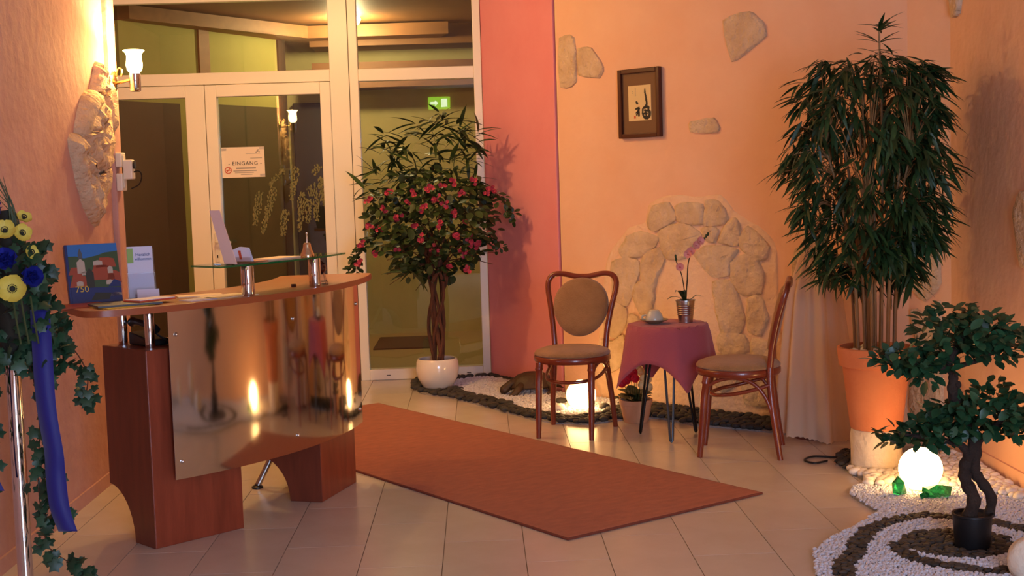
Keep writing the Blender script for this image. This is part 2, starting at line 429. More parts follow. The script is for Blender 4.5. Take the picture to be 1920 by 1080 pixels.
ST = [[(.72, 1.1), (.76, 1.18), (.87, 1.2), (.92, 1.12), (.89, 1.09), (.77, 1.04), (.73, 1.06)],
      [(.93, 1.18), (.99, 1.2), (1.11, 1.19), (1.12, 1.09), (1.04, 1.08), (.94, 1.1)],
      [(1.15, 1.21), (1.22, 1.21), (1.26, 1.18), (1.29, 1.12), (1.25, 1.08), (1.14, 1.08)],
      [(1.29, 1.09), (1.34, 1.11), (1.37, 1.07), (1.36, .97), (1.28, .97), (1.23, .985)],
      [(1.11, 1.05), (1.16, 1.065), (1.22, 1.05), (1.20, .98), (1.14, .99)],
      [(.8, 1.02), (.89, 1.07), (.99, 1.08), (1.08, 1.03), (1.09, 1.0), (1.02, .91), (.94, .88), (.85, .89)],
      [(.5, .93), (.56, 1.0), (.65, 1.03), (.78, 1.0), (.76, .95), (.66, .89), (.53, .88)],
      [(1.38, 1.0), (1.43, 1.06), (1.5, 1.02), (1.56, .96), (1.54, .9), (1.49, .89), (1.39, .94)],
      [(1.07, .9), (1.14, .95), (1.3, .95), (1.35, .93), (1.3, .87), (1.29, .8), (1.18, .79)],
      [(.66, .84), (.7, .91), (.8, .935), (.83, .87), (.78, .78), (.74, .68), (.66, .76)],
      [(.43, .84), (.55, .87), (.63, .85), (.63, .78), (.54, .6), (.44, .63), (.43, .73)],
      [(1.32, .86), (1.41, .91), (1.48, .88), (1.52, .8), (1.5, .71), (1.39, .69), (1.32, .76)],
      [(.59, .66), (.63, .73), (.7, .73), (.75, .65), (.72, .56), (.64, .55)],
      [(1.19, .74), (1.27, .76), (1.33, .73), (1.39, .57), (1.36, .49), (1.24, .48), (1.2, .64)],
      [(1.42, .66), (1.5, .68), (1.55, .57), (1.5, .47), (1.42, .5)],
      [(.36, .53), (.43, .6), (.53, .56), (.52, .47), (.44, .39), (.36, .43)],
      [(.56, .53), (.62, .52), (.66, .42), (.58, .36), (.54, .44)],
      [(1.23, .46), (1.38, .46), (1.42, .38), (1.3, .33), (1.22, .37)],
      [(1.45, .44), (1.57, .42), (1.6, .28), (1.48, .25), (1.44, .34)],
      [(1.2, .34), (1.28, .31), (1.34, .2), (1.24, .13), (1.16, .22)],
      [(1.37, .3), (1.44, .22), (1.56, .22), (1.6, .1), (1.4, .08)],
      [(.34, .36), (.42, .36), (.5, .4), (.52, .26), (.4, .18), (.33, .24)],
      [(.56, .33), (.66, .36), (.68, .2), (.58, .14)]]
rs = random.Random(3)
def grow(q, s=1.13):
    cx_ = sum(p[0] for p in q) / len(q); cz_ = sum(p[1] for p in q) / len(q); return [(cx_ + (a - cx_) * s, cz_ + (b - cz_) * s) for a, b in q]
for q in [grow(q) for q in ST]: stone_piece('wall_stone', q, onback, wb, 'stone', depth=.024, jit=.005, rnd=rs)
for q in ([(.034, 2.235), (.16, 2.223), (.167, 1.947), (.031, 1.924)], [(.188, 2.156), (.298, 2.146), (.393, 2.026), (.356, 1.959), (.182, 1.988)],
          [(1.276, 2.208), (1.451, 2.241), (1.544, 2.174), (1.563, 2.093), (1.429, 2.014), (1.329, 1.973)],
          [(1.037, 1.664), (1.206, 1.678), (1.241, 1.623), (1.222, 1.589), (1.039, 1.603)],
          [(1.72, .95), (1.85, .97), (1.9, .75), (1.8, .6), (1.7, .7)], [(1.75, .5), (1.9, .52), (1.92, .3), (1.78, .25)]):
    stone_piece('wall_stone', q, onback, wb, 'stone_grey', depth=.015, jit=.005, rnd=rs)
ct = (CW - CR).normalized(); cn = Vector((ct.y, -ct.x))
def oncorner(u, z, o): p = CR + ct * u + cn * o; return (p.x, p.y, z)
for q in ([(.02, 1.0), (.2, 1.02), (.24, .8), (.12, .7), (.02, .78)], [(.03, .66), (.14, .64), (.23, .72), (.24, .45), (.1, .4)], [(.02, .34), (.12, .36), (.24, .4), (.24, .1), (.03, .08)]):
    stone_piece('wall_stone', q, oncorner, wc, 'stone_grey', depth=.022, jit=.005, rnd=rs)
def onright(y, z, o): return (RX - o, y, z)
for q in ([(6.25, 2.2), (6.10, 2.2), (6.13, 2.07), (6.22, 2.06)], [(5.50, 1.16), (5.43, 1.26), (5.30, 1.22), (5.26, 1.0), (5.43, .93)], [(4.75, 1.6), (4.5, 1.66), (4.4, 1.45), (4.62, 1.36)]):
    stone_piece('wall_stone', q, onright, wr, 'stone_grey', depth=.022, jit=.005, rnd=rs)
def onleft(y, z, o): return (LX + o, y, z)
RG = ((1.0, 0), (.95, .45), (.84, .85), (.68, 1.0), (.5, .8), (.34, 1.1), (.17, .9))
for q, d in (([(6.162, 1.83), (6.25, 1.94), (6.307, 1.985), (6.40, 1.93), (6.46, 1.84), (6.46, 1.62), (6.41, 1.62), (6.375, 1.75), (6.295, 1.83)], .05),
             ([(5.90, 1.66), (6.034, 1.803), (6.15, 1.84), (6.26, 1.82), (6.37, 1.70), (6.37, 1.52), (6.22, 1.44), (6.05, 1.50), (5.93, 1.6)], .065),
             ([(5.80, 1.60), (5.90, 1.63), (6.02, 1.48), (6.19, 1.42), (6.345, 1.50), (6.28, 1.33), (6.13, 1.208), (5.98, 1.29), (5.87, 1.44)], .055)):
    stone_piece('wall_stone', q, onleft, wl, 'stone_grey', depth=d, jit=.013, rnd=rs, sub=3, rings=RG)

# --- entrance glazing: door leaves, transoms, fixed window
def bars(parent, items, y0, y1, m='upvc', name='frame_bar', bev=.004):
    for (a, b, c, d) in items: MB().box(a, b, y0, y1, c, d).build(name, m, parent, bevel=bev)
def pane(parent, a, b, c, d, y=WY + .03):
    MB().box(a, b, y, y + .006, c, d).build('glass_pane', 'glass', parent)
w1 = thing('window_1', 'tall white framed fixed window with transom beside the entrance door', 'window', kind='structure')
bars(w1, [(-.985, -.85, 0, CZ)], WY, WY + .09, name='post')
bars(w1, [(-.85, -.79, 0, CZ), (.0, .054, 0, CZ), (-.79, .0, 0, .075), (-.79, .0, 2.068, 2.15), (-.79, .0, 2.64, CZ)], WY - .015, WY + .07)
MB().box(-.856, -.848, WY - .002, WY + .05, 0, CZ).build('gasket', 'gasket', w1)
pane(w1, -.79, .0, .075, 2.068); pane(w1, -.79, .0, 2.15, 2.64)
for xx in (-.66, -.1): MB().box(xx - .014, xx + .014, WY - .017, WY - .0145, .03, .036).build('drain_slot', 'gasket', w1)
w4 = thing('window_3', 'wide white framed transom window above the double door', 'window', kind='structure')
bars(w4, [(-2.75, -.985, 2.075, 2.155), (-2.75, -.985, 2.632, CZ), (-2.75, -2.68, 2.155, 2.632)], WY, WY + .07)
pane(w4, -2.68, -.985, 2.155, 2.632)
for n_, (xa, xb, ga, gb, lab) in enumerate(((-2.68, -1.842, -2.58, -1.972, 'white framed glazed door leaf half hidden by the salmon wall'), (-1.838, -.985, -1.762, -1.055, 'white framed glazed door leaf bearing the EINGANG notice'))):
    d = thing('door_%d' % (n_ + 1), lab, 'door', kind='structure')
    bars(d, [(xa, ga, 0.005, 2.07), (gb, xb, 0.005, 2.07), (ga, gb, 1.99, 2.07), (ga, gb, .005, .14)], WY - .02, WY + .06)
    pane(d, ga, gb, .14, 1.99)
    if n_ == 1:
        h = MB().box(xa + .022, xa + .052, WY - .03, WY - .02, .86, 1.06).build('handle_plate', 'white_plastic', d, bevel=.004)
        MB().tube([(xa + .037, WY - .03, 1.0), (xa + .037, WY - .065, 1.0), (xa + .045, WY - .07, 1.0), (xa + .14, WY - .07, .995)], .009, 8).build('handle', 'white_plastic', h, smooth=True)
        MB().box(xa + .033, xa + .041, WY - .032, WY - .03, .89, .91).build('keyhole', 'ink', h)
bars(w4, [(-2.75, -2.68, 0, 2.075)], WY, WY + .07)

# --- vestibule behind the glazing
struct('wall_vestibule_back', MB().box(-3.3, 1.3, 11.95, 12.05, 0, 2.8), 'vest_tan', 'tan wall at the far end of the vestibule behind the window')
struct('wall_vestibule_left', MB().box(-3.3, -3.2, WY + .1, 11.95, 0, 2.8), 'vest_tan', 'tan vestibule wall hidden beyond the door')
struct('wall_vestibule_right', MB().box(1.2, 1.3, WY + .2, 11.95, 0, 2.8), 'vest_tan', 'tan vestibule wall beyond the coral wall')
struct('wall_vestibule_front', MB().box(-3.3, -2.75, WY, WY + .08, 0, 2.8).box(.06, 1.3, WY + .15, WY + .2, 0, 2.8), 'vest_tan', 'tan back side of the entrance front')
struct('ceiling_vestibule', MB().box(-3.3, 1.3, WY + .08, 12.05, 2.72, 2.8), 'vest_wood', 'brown wooden ceiling of the vestibule')
struct('floor_vestibule', MB().box(-3.3, 1.3, WY + .09, 12.05, -.004, .001), 'vest_floor', 'tan floor of the vestibule behind the glazing')
pa, pb = Vector((-2.556, 9.72)), Vector((-1.63, 11.36)); pt = (pb - pa).normalized()
pw = struct('wall_partition', wall_seg(pa, pb, .06, 0, 2.6), 'vest_yellow', 'yellow green panelled partition wall in the vestibule')
def onpart(u, z, o): p = pa + pt * u + Vector((pt.y, -pt.x)) * o; return (p.x, p.y, z)
def part_box(name, u0, u1, z0, z1, o, m): MB().prism([(u0, z0), (u1, z0), (u1, z1), (u0, z1)], o, lambda a, b, t: onpart(a, b, t)).build(name, m, pw)
part_box('post', .84, .96, 0, 2.6, .02, 'vest_wood'); part_box('end_post', 1.83, 1.92, 0, 2.6, .02, 'vest_dark'); part_box('dark_panel', -.1, .60, .0, 2.02, .012, 'vest_dark'); part_box('olive_panel', .97, 1.82, .0, 2.03, .012, 'vest_olive')
struct('trim_2', MB().prism([(pa.x, pa.y), (pb.x, pb.y), (pb.x + .4, pb.y + .6), (-.4, 11.9), (-.2, 11.2), (pb.x + .25, pb.y - .1), (pa.x + .1, pa.y - .05)], .1, lambda x, y, h: (x, y, 2.6 + h)), 'vest_wood', 'brown wooden beam under the vestibule ceiling')
struct('trim_3', MB().box(-1.4, 1.2, 11.6, 11.95, 2.2, 2.42).box(-1.4, 1.2, 11.5, 11.95, 2.55, 2.72), 'vest_wood', 'brown wooden cornice on the far vestibule wall')
struct('door_3', MB().box(-1.62, -1.05, 11.88, 11.95, 0, 2.1), 'vest_dark', 'dark closed door at the far side of the vestibule', bevel=.01)
dm = MB().prism([(-.9, 10.8), (-.42, 10.8), (-.42, 11.6), (-.9, 11.6)], .012, lambda x, y, h: (x, y, .001 + h)).build('doormat', 'doormat')
tag(dm, 'dark doormat on the vestibule floor behind the window', 'doormat')
lv = thing('ceiling_lamp', 'small round ceiling lamp in the vestibule behind the glass', 'lamp', (-1.0, 10.9, 2.72))
MB().lathe([(.09, 0), (.1, -.02), (.08, -.06), (.03, -.075), (1e-6, -.078)], 24).build('lamp_shade', 'shade_glow', lv, smooth=True)
point_light('vestibule_light', (0, 0, -.14), 24, (1, .80, .42), .06, lv)

# added lamp, out of view, to brighten the entrance and back walls
cl_ = thing('ceiling_lamp', 'added unseen round ceiling lamp brightening the walls around the entrance', 'lamp', (-1.05, 7.45, CZ))
MB().lathe([(.11, 0), (.12, -.012), (.11, -.02)], 28).build('mount', 'brass_plate', cl_, smooth=True)
MB().lathe([(.105, -.02), (.115, -.04), (.1, -.075), (.06, -.095), (1e-6, -.1)], 28).build('lamp_shade', 'shade_glow', cl_, smooth=True)
point_light('lobby_fill_light', (0, 0, -.06), 45, (1, .66, .26), .05, cl_)

# exit sign on the rear wall (seen mirrored in the entrance glass)
ex = thing('exit_sign', 'green glowing emergency exit sign high on the wall behind the camera', 'sign', (-.52, -1.17, 2.42))
MB().box(-.16, .16, -.03, .0, 0, .18).build('sign_box', 'exit_green', ex, bevel=.006)
MB().box(.03, .12, .0, .003, .03, .15).prism([(-.13, .07), (-.06, .07), (-.06, .045), (-.01, .09), (-.06, .135), (-.06, .11), (-.13, .11)], .003, lambda a, b, t: (a, t, b)).build('pictogram', 'exit_white', ex)

# ------------------------------------------------------------------ reception desk
DC = Vector((-2.26, 6.326)); DR = 1.654
def arc(rho, deg): a = math.radians(deg); return (DC.x + rho * math.cos(a), DC.y + rho * math.sin(a))
desk = thing('reception_desk', 'curved cherry wood reception desk with polished steel front panel', 'desk')
def pedestal(corner, head, width, depth, foot, ztop, name, zc=.21):
    c = Vector(corner); t = Vector((math.cos(head), math.sin(head))); b = Vector((-t.y, t.x))
    prof = [(0, 0), (foot, 0)] + [(depth - (depth - foot) * math.cos(PI / 2 * k / 10), zc * math.sin(PI / 2 * k / 10)) for k in range(1, 11)]
    prof += [(depth, ztop), (0, ztop)]
    # concave cut-out: from the foot up to the back edge
    prof = [(0, 0), (foot, 0)] + [(foot + (depth - foot) * (1 - math.cos(PI / 2 * k / 10)), zc * math.sin(PI / 2 * k / 10)) for k in range(1, 11)] + [(depth, ztop), (0, ztop)]
    o = MB().prism(prof, width, lambda d, z, s: (c.x + b.x * d + t.x * s, c.y + b.y * d + t.y * s, z)).build(name, 'cherry_wood', desk, bevel=.003)
    # darker veneer on the outer side
    MB().prism([(d * .994 + .001, z * .996 + .001) for d, z in prof], .0025, lambda d, z, s: (c.x + b.x * d - t.x * s, c.y + b.y * d - t.y * s, z)).build('side_veneer', 'dark_veneer', o)
    return c, t, b
c1, t1, b1 = pedestal((-1.273, 4.985), math.radians(43.2), .395, .335, .15, .765, 'pedestal')
c2, t2, b2 = pedestal((-.714, 5.638), math.radians(72.8), .383, .335, .15, .765, 'pedestal')
for p in (.05, .12):
    pass
def chrome_post(x, y, z0, z1, r, name='post'):
    o = MB().lathe([(r * .96, z0), (r, z0 + .003), (r, z1 - .003), (r * .96, z1)], 28, (x, y, 0)).build(name, 'chrome', desk, smooth=True); return o
for c, t, b in ((c1, t1, b1), (c2, t2, b2)):
    for s, d in ((.06, .07), (.06, .28), (.33, .07), (.33, .28)):
        chrome_post(c.x + t.x * s + b.x * d, c.y + t.y * s + b.y * d, .765, .911, .019)
# inner worktop with a slanted metal leg
MB().prism([arc(DR - .03, a) for a in range(-40, -22, 2)] + [arc(DR - .62, a) for a in range(-24, -42, -2)], .025, lambda x, y, h: (x, y, .70 + h)).build('inner_worktop', 'cherry_top', desk)
MB().tube([(-1.048, 5.958, .008), (-1.0, 5.97, .10), (-.93, 5.98, .24), (-1.0, 5.86, .70)][:3] + [(-.90, 5.985, .33)], [.014, .014, .014, .014], 12).build('desk_leg', 'brushed', desk, smooth=True)
MB().lathe([(.0, 0), (.026, 0), (.026, .008), (.014, .014), (.012, .02)], 16, (-1.048, 5.958, 0)).build('leg_foot', 'black_plastic', desk, smooth=True)
# steel panel
PA = [-51.0 + i * (43.6) / 48 for i in range(49)]
z0, z1 = .262, .911
v = []; 
for a in PA:
    for rr in (DR + .050, DR + .047):
        x, y = arc(rr, a); v += [(x, y, z0), (x, y, z1)]
f = []
for i in range(48):
    o = i * 4; q = o + 4
    f += [(o, q, q + 1, o + 1), (o + 2, o + 3, q + 3, q + 2), (o + 1, q + 1, q + 3, o + 3), (o, o + 2, q + 2, q)]
f += [(0, 1, 3, 2), (192, 194, 195, 193)]
pan = MB().add(v, f).build('steel_panel', 'steel_sheet', desk, smooth=True, angle=30)
for a in (-50, -30, -9):
    for z in (.33, .82):
        x, y = arc(DR + .052, a); MB().ell((x, y, z), (.008, .008, .008), 12, 7).build('screw', 'chrome', pan, smooth=True)
# curved counter top
ct_out = [arc(DR + .082, -62 + i) for i in range(0, 66)]
ct_in = [arc(DR - .36, 3 - i) for i in range(0, 66)]
def roundcorner(a, b, c, r, k=5):
    a, b, c = Vector(a), Vector(b), Vector(c); d1 = (a - b).normalized(); d2 = (c - b).normalized()
    p0 = b + d1 * r; p2 = b + d2 * r
    return [tuple((1 - t) ** 2 * p0 + 2 * t * (1 - t) * b + t * t * p2) for t in [i / k for i in range(k + 1)]]
pts = roundcorner(ct_in[-2], ct_out[0], ct_out[6], .12) + ct_out[6:60] + roundcorner(ct_out[59], ct_out[-1], ct_in[1], .05) + roundcorner(ct_out[-1], ct_in[0], ct_in[6], .05) + ct_in[5:62] + roundcorner(ct_in[61], ct_in[-1], ct_out[0], .05)
topo = MB().prism(pts, .026, lambda x, y, h: (x, y, .911 + h)).build('counter_top', 'cherry_top', desk, bevel=.003)
edge = []
n = len(pts); ctr = Vector((sum(p[0] for p in pts) / n, sum(p[1] for p in pts) / n))
eo = []
for i, p in enumerate(pts):
    a = Vector(pts[i - 1]); b = Vector(pts[(i + 1) % n]); t = (b - a).normalized(); nn = Vector((t.y, -t.x)); eo.append((p[0] + nn.x * .0015, p[1] + nn.y * .0015))
v = [(x, y, .912) for x, y in eo] + [(x, y, .9355) for x, y in eo]
MB().add(v, [(i, (i + 1) % n, n + (i + 1) % n, n + i) for i in range(n)]).build('edge_band', 'cherry_edge', topo, smooth=True)
TZ = .9372
# raised glass shelf on two chrome posts
GZ = 1.058
for a in (-38.0, -23.2):
    x, y = arc(DR + .034, a)
    MB().lathe([(.0255, TZ), (.0265, TZ + .003), (.0265, GZ - .003), (.0255, GZ)], 32, (x, y, 0)).build('shelf_post', 'chrome', desk, smooth=True)
gs = [arc(DR + .06, -43.2 + i * 29 / 30) for i in range(31)] + [arc(DR - .135, -14.2 - i * 29 / 30) for i in range(31)]
MB().prism(gs, .008, lambda x, y, h: (x, y, GZ + h)).build('glass_shelf', ['shelf_glass'], desk)
n = len(gs)
go = MB().add([(x, y, GZ + .0005) for x, y in gs] + [(x, y, GZ + .0075) for x, y in gs], [(i, (i + 1) % n, n + (i + 1) % n, n + i) for i in range(n)]).build('glass_edge', 'glass_edge', desk, smooth=True, angle=40)
SZ = GZ + .0085

# telephone on the pedestal, under the counter top
ph = thing('telephone', 'black desk telephone tucked under the counter top on the pedestal', 'telephone', (-1.31, 5.19, .766), math.radians(45))
MB().prism([(-.075, 0), (.075, 0), (.075, .05), (-.075, .025)], .09, lambda a, b, t: (t - .045, a, b)).build('base', 'black_plastic', ph, bevel=.006)
MB().tube(smooth_path([(-.02, -.09, .06), (-.02, -.06, .075), (-.02, .06, .09), (-.02, .09, .082)], 4), [.018] * 4 + [.013] * 5 + [.018] * 4, 10).build('handset', 'black_plastic', ph, smooth=True)
MB().tube(smooth_path([(-.02, -.09, .05), (.01, -.11, .02), (.03, -.1, .005), (.04, -.06, .01)], 5), .004, 6).build('cord', 'black_plastic', ph, smooth=True)

# ---- things on the counter
bk = thing('picture_book', 'blue hardcover town picture book with red roofs standing on the counter', 'book', (-1.505, 5.19, TZ), math.radians(27))
tilt = Matrix.Rotation(math.radians(-17), 4, 'X')
def tl(o, M=tilt): o.matrix_local = M @ o.matrix_local if o.matrix_local != Matrix.Identity(4) else M; return o
tl(MB().box(-.095, .095, .002, .026, .002, .232).build('pages', 'paper', bk))
tl(MB().box(-.1, .1, -.002, .001, 0, .238).box(-.1, .1, .027, .03, 0, .238).box(-.1, -.096, .001, .027, 0, .238).build('cover', 'photo_navy', bk, bevel=.001))
Y = -.0032
def flat(mb, poly, lvl, mi): mb.prism(poly, .0003, lambda a, b, t: (a, Y - lvl * .0004 - t, b), mi)
pic = MB()
flat(pic, [(-.09, .16), (.1, .175), (.1, .237), (-.09, .237)], 0, 0)
flat(pic, [(-.09, .0), (.1, .0), (.1, .205), (.05, .2), (.02, .19), (-.03, .18), (-.06, .19), (-.09, .19)], 1, 2)
for cx, cz, w, h in ((-.06, .09, .07, .05), (.03, .12, .1, .06), (.05, .16, .08, .04), (-.07, .13, .05, .03), (.075, .1, .06, .05)):
    flat(pic, [(cx - w / 2, cz - h / 2), (cx + w / 2, cz - h / 2), (cx + w / 2.4, cz + h / 3), (cx + w / 6, cz + h / 2), (cx - w / 4, cz + h / 2)], 2, 3)
for cx, cz, w, h in ((-.045, .15, .03, .06), (.02, .16, .035, .02), (.065, .13, .02, .03), (-.055, .08, .025, .02), (.06, .08, .03, .02), (.075, .03, .05, .015), (-.03, .12, .03, .015)):
    flat(pic, [(cx - w / 2, cz - h / 2), (cx + w / 2, cz - h / 2), (cx + w / 2, cz + h / 4), (cx, cz + h / 2), (cx - w / 2, cz + h / 4)], 3, 4)
flat(pic, [(-.052, .18), (-.036, .18), (-.036, .2), (-.044, .222), (-.052, .2)], 4, 5)
flat(pic, [(-.09, .0), (.1, .0), (.1, .055), (.02, .06), (-.09, .065)], 3, 1); flat(pic, [(-.02, .01), (.05, .01), (.06, .035), (.0, .04)], 4, 6)
flat(pic, [(.05, .06), (.1, .06), (.1, .08), (.075, .09)], 4, 1)
flat(pic, [(-.03, .06), (.0, .06), (.0, .12), (-.015, .14), (-.03, .12)], 4, 6)
tl(pic.build('cover_photo', ['photo_blue', 'photo_navy', 'photo_green', 'photo_red', 'photo_stone', 'photo_grey', 'photo_dark'], bk))
text('title', '750', .035, 'photo_yellow', bk, tilt @ Matrix.Translation((-.05, Y - .0026, .055)) @ Matrix.Rotation(PI / 2, 4, 'X'))

bh = thing('brochure_holder', 'clear acrylic holder with white welcome brochures beside the picture book', 'brochure holder', (-1.365, 5.345, TZ), math.radians(18))
t2_ = Matrix.Rotation(math.radians(-12), 4, 'X')
MB().box(-.055, .055, -.008, .06, 0, .003).build('base', 'acrylic', bh)
tl(MB().box(-.055, .055, .012, .015, .0, .2).box(-.055, .055, -.012, -.009, 0, .10).build('holder_body', 'acrylic', bh), t2_)
b1_ = tl(MB().box(-.05, .05, .006, .011, .004, .212).build('brochure', 'paper_blue', bh), t2_); tag(b1_, 'white brochure with green stripe and Herzlich willkommen')
tl(MB().box(-.05, -.026, .0052, .006, .145, .205).build('green_stripe', 'brochure_green', b1_), Matrix.Identity(4))
RX90 = Matrix.Rotation(PI / 2, 4, 'X')
text('lettering', 'Herzlich', .019, 'ink_blue', b1_, Matrix.Translation((.012, .0052, .178)) @ RX90, sx=.9)
text('lettering', 'willkommen', .017, 'ink_blue', b1_, Matrix.Translation((.012, .0052, .160)) @ RX90, sx=.78)
b2_ = tl(MB().box(-.048, .05, -.006, -.002, .004, .147).build('brochure', 'paper_blue', bh), t2_); tag(b2_, 'shorter white brochure with small grey photographs')
bp = MB()
for a, b, c, d, mi in ((-.042, -.012, .02, .115, 0), (-.006, .04, .045, .085, 1), (.0, .03, .05, .065, 2), (-.04, -.016, .06, .085, 2)):
    bp.box(a, b, -.0068 - mi * .0002, -.006, c, d, mi)
for z in (.132, .124): bp.box(-.04, .044, -.0066, -.006, z, z + .004, 3)
bp.box(-.006, .04, -.0066, -.006, .1, .106, 3)
tl(bp.build('brochure_print', ['photo_grey', 'photo_dark', 'photo_stone', 'ink_grey'], b2_), Matrix.Identity(4))
nc = thing('name_card', 'small folded lilac white card with a dark emblem on the counter', 'card', (-1.325, 5.28, TZ), math.radians(16))
MB().prism([(-.018, 0), (0, .04), (.018, 0), (.016, 0), (0, .036), (-.016, 0)], .085, lambda a, b, t: (t - .0425, a, b)).build('folded_card', 'paper_blue', nc)
MB().prism([(.011 * math.cos(k * PI / 3), .011 * math.sin(k * PI / 3)) for k in range(6)], .0004, lambda a, b, t: (-.022 + a, -.0145 + (b + .004) * .40 - t - .0006 + .004, .015 + b * .85 + .0)).build('emblem', 'ink', nc)

def sheet(name, label, cat, x, y, z, rz, w, h, th, m, edge=None):
    o = MB().box(-w / 2, w / 2, -h / 2, h / 2, 0, th).build(name, m, None); o.location = (x, y, z); o.rotation_euler = (0, 0, rz)
    return tag(o, label, cat)
R = math.radians
sheet('magazine', 'reddish magazine lying at the rounded end of the counter', 'magazine', -1.53, 5.045, TZ, R(38), .21, .15, .005, 'photo_red')
sheet('brochure', 'yellow leaflet lying under the dark folder on the counter', 'leaflet', -1.35, 4.99, TZ, R(45), .20, .13, .003, 'photo_yellow')
sheet('folder', 'dark grey blue folder lying in front of the picture book', 'folder', -1.35, 5.02, TZ + .0035, R(30), .24, .16, .007, 'photo_grey')
sheet('notebook', 'grey notebook with red edge lying on the dark folder', 'notebook', -1.27, 5.08, TZ + .011, R(52), .17, .10, .006, 'ink_red')
sheet('leaflet', 'pale leaflet lying on the red edged notebook', 'leaflet', -1.27, 5.082, TZ + .0175, R(50), .16, .095, .002, 'paper_blue')
sheet('paper_sheet', 'cream paper sheet lying flat behind the left shelf post', 'paper', -1.02, 5.30, TZ, R(50), .21, .15, .002, 'paper_warm')
sheet('paper_sheet', 'cream paper leaflet next to the small folded card', 'paper', -1.14, 5.36, TZ, R(20), .18, .10, .003, 'paper_warm')
sheet('paper_sheet', 'white paper slip between the notebook and the cream sheets', 'paper', -1.10, 5.17, TZ, R(44), .13, .09, .002, 'paper_blue')

# ---- things on the glass shelf
def onshelf(a, r=0.0): return arc(DR + r, a)
x, y = onshelf(-40.6, -.02)
lf = thing('leaflet_holder', 'tall pale pink leaflet leaning in a clear stand on the glass shelf', 'leaflet', (x, y, SZ), R(-30))
MB().box(-.04, .055, -.012, .03, 0, .003).build('stand_base', 'acrylic', lf)
MB().prism([(-.005, .002), (.055, .002), (-.035, .215), (-.085, .215)][::1], .003, lambda a, b, t: (a * 1.05 + .012, t + b * .10, b)).build('leaflet', 'paper_pink', lf)
x, y = onshelf(-36.6, -.03)
ch = thing('card_holder', 'small clear card holder with white business cards on the glass shelf', 'card holder', (x, y, SZ), R(-25))
MB().box(-.05, .05, -.015, .03, 0, .003).box(-.05, .05, -.018, -.015, 0, .022).build('holder_body', 'acrylic', ch)
for k in range(3): MB().prism([(-.042, .004), (.042, .004), (.03, .058), (-.01, .062), (-.046, .05)], .0012, lambda a, b, t: (a - b * .35, .002 + k * .006 + t + b * .3, b)).build('business_card', 'paper_blue', ch)
MB().prism([(-.02, .012), (-.008, .012), (-.022, .048), (-.034, .048)], .0004, lambda a, b, t: (a, .001 - t + b * .3, b)).build('card_print', 'ink_red', ch)
x, y = onshelf(-29, -.045); sheet('paper_stack', 'warm white paper stack on the glass shelf beside the bell', 'paper', x, y, SZ, R(62), .20, .11, .006, 'paper_warm')
x, y = onshelf(-33, -.05); sheet('paper_sheet', 'brown envelope lying on the glass shelf next to the card holder', 'envelope', x, y, SZ, R(56), .12, .09, .003, 'terracotta_pale')
x, y = onshelf(-23.4, .006)
be = thing('desk_bell', 'chrome reception bell with tall pin handle on the glass shelf', 'bell', (x, y, SZ))
MB().lathe([(.0, 0), (.03, 0), (.03, .006), (.028, .012), (.02, .03), (.0165, .045), (.0165, .052), (.013, .058), (.0, .06)], 28).build('bell_body', 'bell_metal', be, smooth=True)
MB().lathe([(.0, .058), (.004, .058), (.0036, .094), (.005, .096), (.005, .102), (.0, .103)], 12).build('pin', 'chrome', be, smooth=True)
x, y = arc(DR + .0, -19.6)
gl = thing('paperweight', 'dark red glass apple on a clear crystal block under the glass shelf', 'paperweight', (x, y, TZ), R(20))
MB().box(-.032, .032, -.03, .03, 0, .012).prism([(-.028, -.026), (.028, -.026), (.028, .026), (-.028, .026)], 1, lambda a, b, t: (a * (1 - .25 * t), b * (1 - .25 * t), .012 + .036 * t)).build('crystal_block', 'acrylic', gl, bevel=.002)
MB().lathe([(1e-6, .046), (.016, .047), (.029, .06), (.031, .076), (.026, .091), (.014, .1), (.006, .096), (1e-6, .092)], 24).build('apple', 'globe_dark', gl, smooth=True)
MB().tube([(0, 0, .092), (.002, .002, .104), (.006, .003, .112)], .002, 6).build('stem', 'bark', gl)
x, y = arc(DR + .005, -24.6)
pk = MB().prism([(.012 * math.cos(k * PI / 3 + a), .012 * math.sin(k * PI / 3 + a)) for k in range(6) for a in (0,)], .012, lambda a, b, h: (a, b, h)).build('charm', 'globe_dark'); pk.location = (x - .05, y + .03, TZ)
tag(pk, 'tiny dark trinket standing beside the right shelf post', 'trinket')

# ------------------------------------------------------------------ notice on the door
sg = thing('door_notice', 'white EINGANG paper notice with red round mark taped to the door glass', 'sign', (-1.606, WY + .028, 1.54))
MB().box(-.147, .147, -.0008, .0, -.103, .105).build('paper', 'paper_warm', sg)
text('lettering', '- EINGANG -', .036, 'ink', sg, Matrix.Translation((.012, -.0015, -.008)) @ RX90, sx=1.02, space=1.12)
text('lettering', 'zur Lobby', .026, 'ink_grey', sg, Matrix.Translation((.02, -.0015, -.042)) @ RX90) if False else None
lnm = MB()
for a, b, z, h in ((-.05, .085, -.04, .010), (-.07, .09, -.058, .006), (-.06, .07, -.07, .004), (-.02, .06, -.084, .003), (.05, .13, .028, .004), (.02, .12, .058, .002)): lnm.box(a, b, -.0014, -.0008, z - h / 2, z + h / 2)
lnm.build('small_print', 'ink_grey', sg)
rg = [(math.cos(2 * PI * k / 24), math.sin(2 * PI * k / 24)) for k in range(24)]
rm = MB()
rm.add([(-.105 + .024 * c, -.0014, -.052 + .024 * s) for c, s in rg] + [(-.105 + .018 * c, -.0014, -.052 + .018 * s) for c, s in rg], [(k, (k + 1) % 24, 24 + (k + 1) % 24, 24 + k) for k in range(24)])
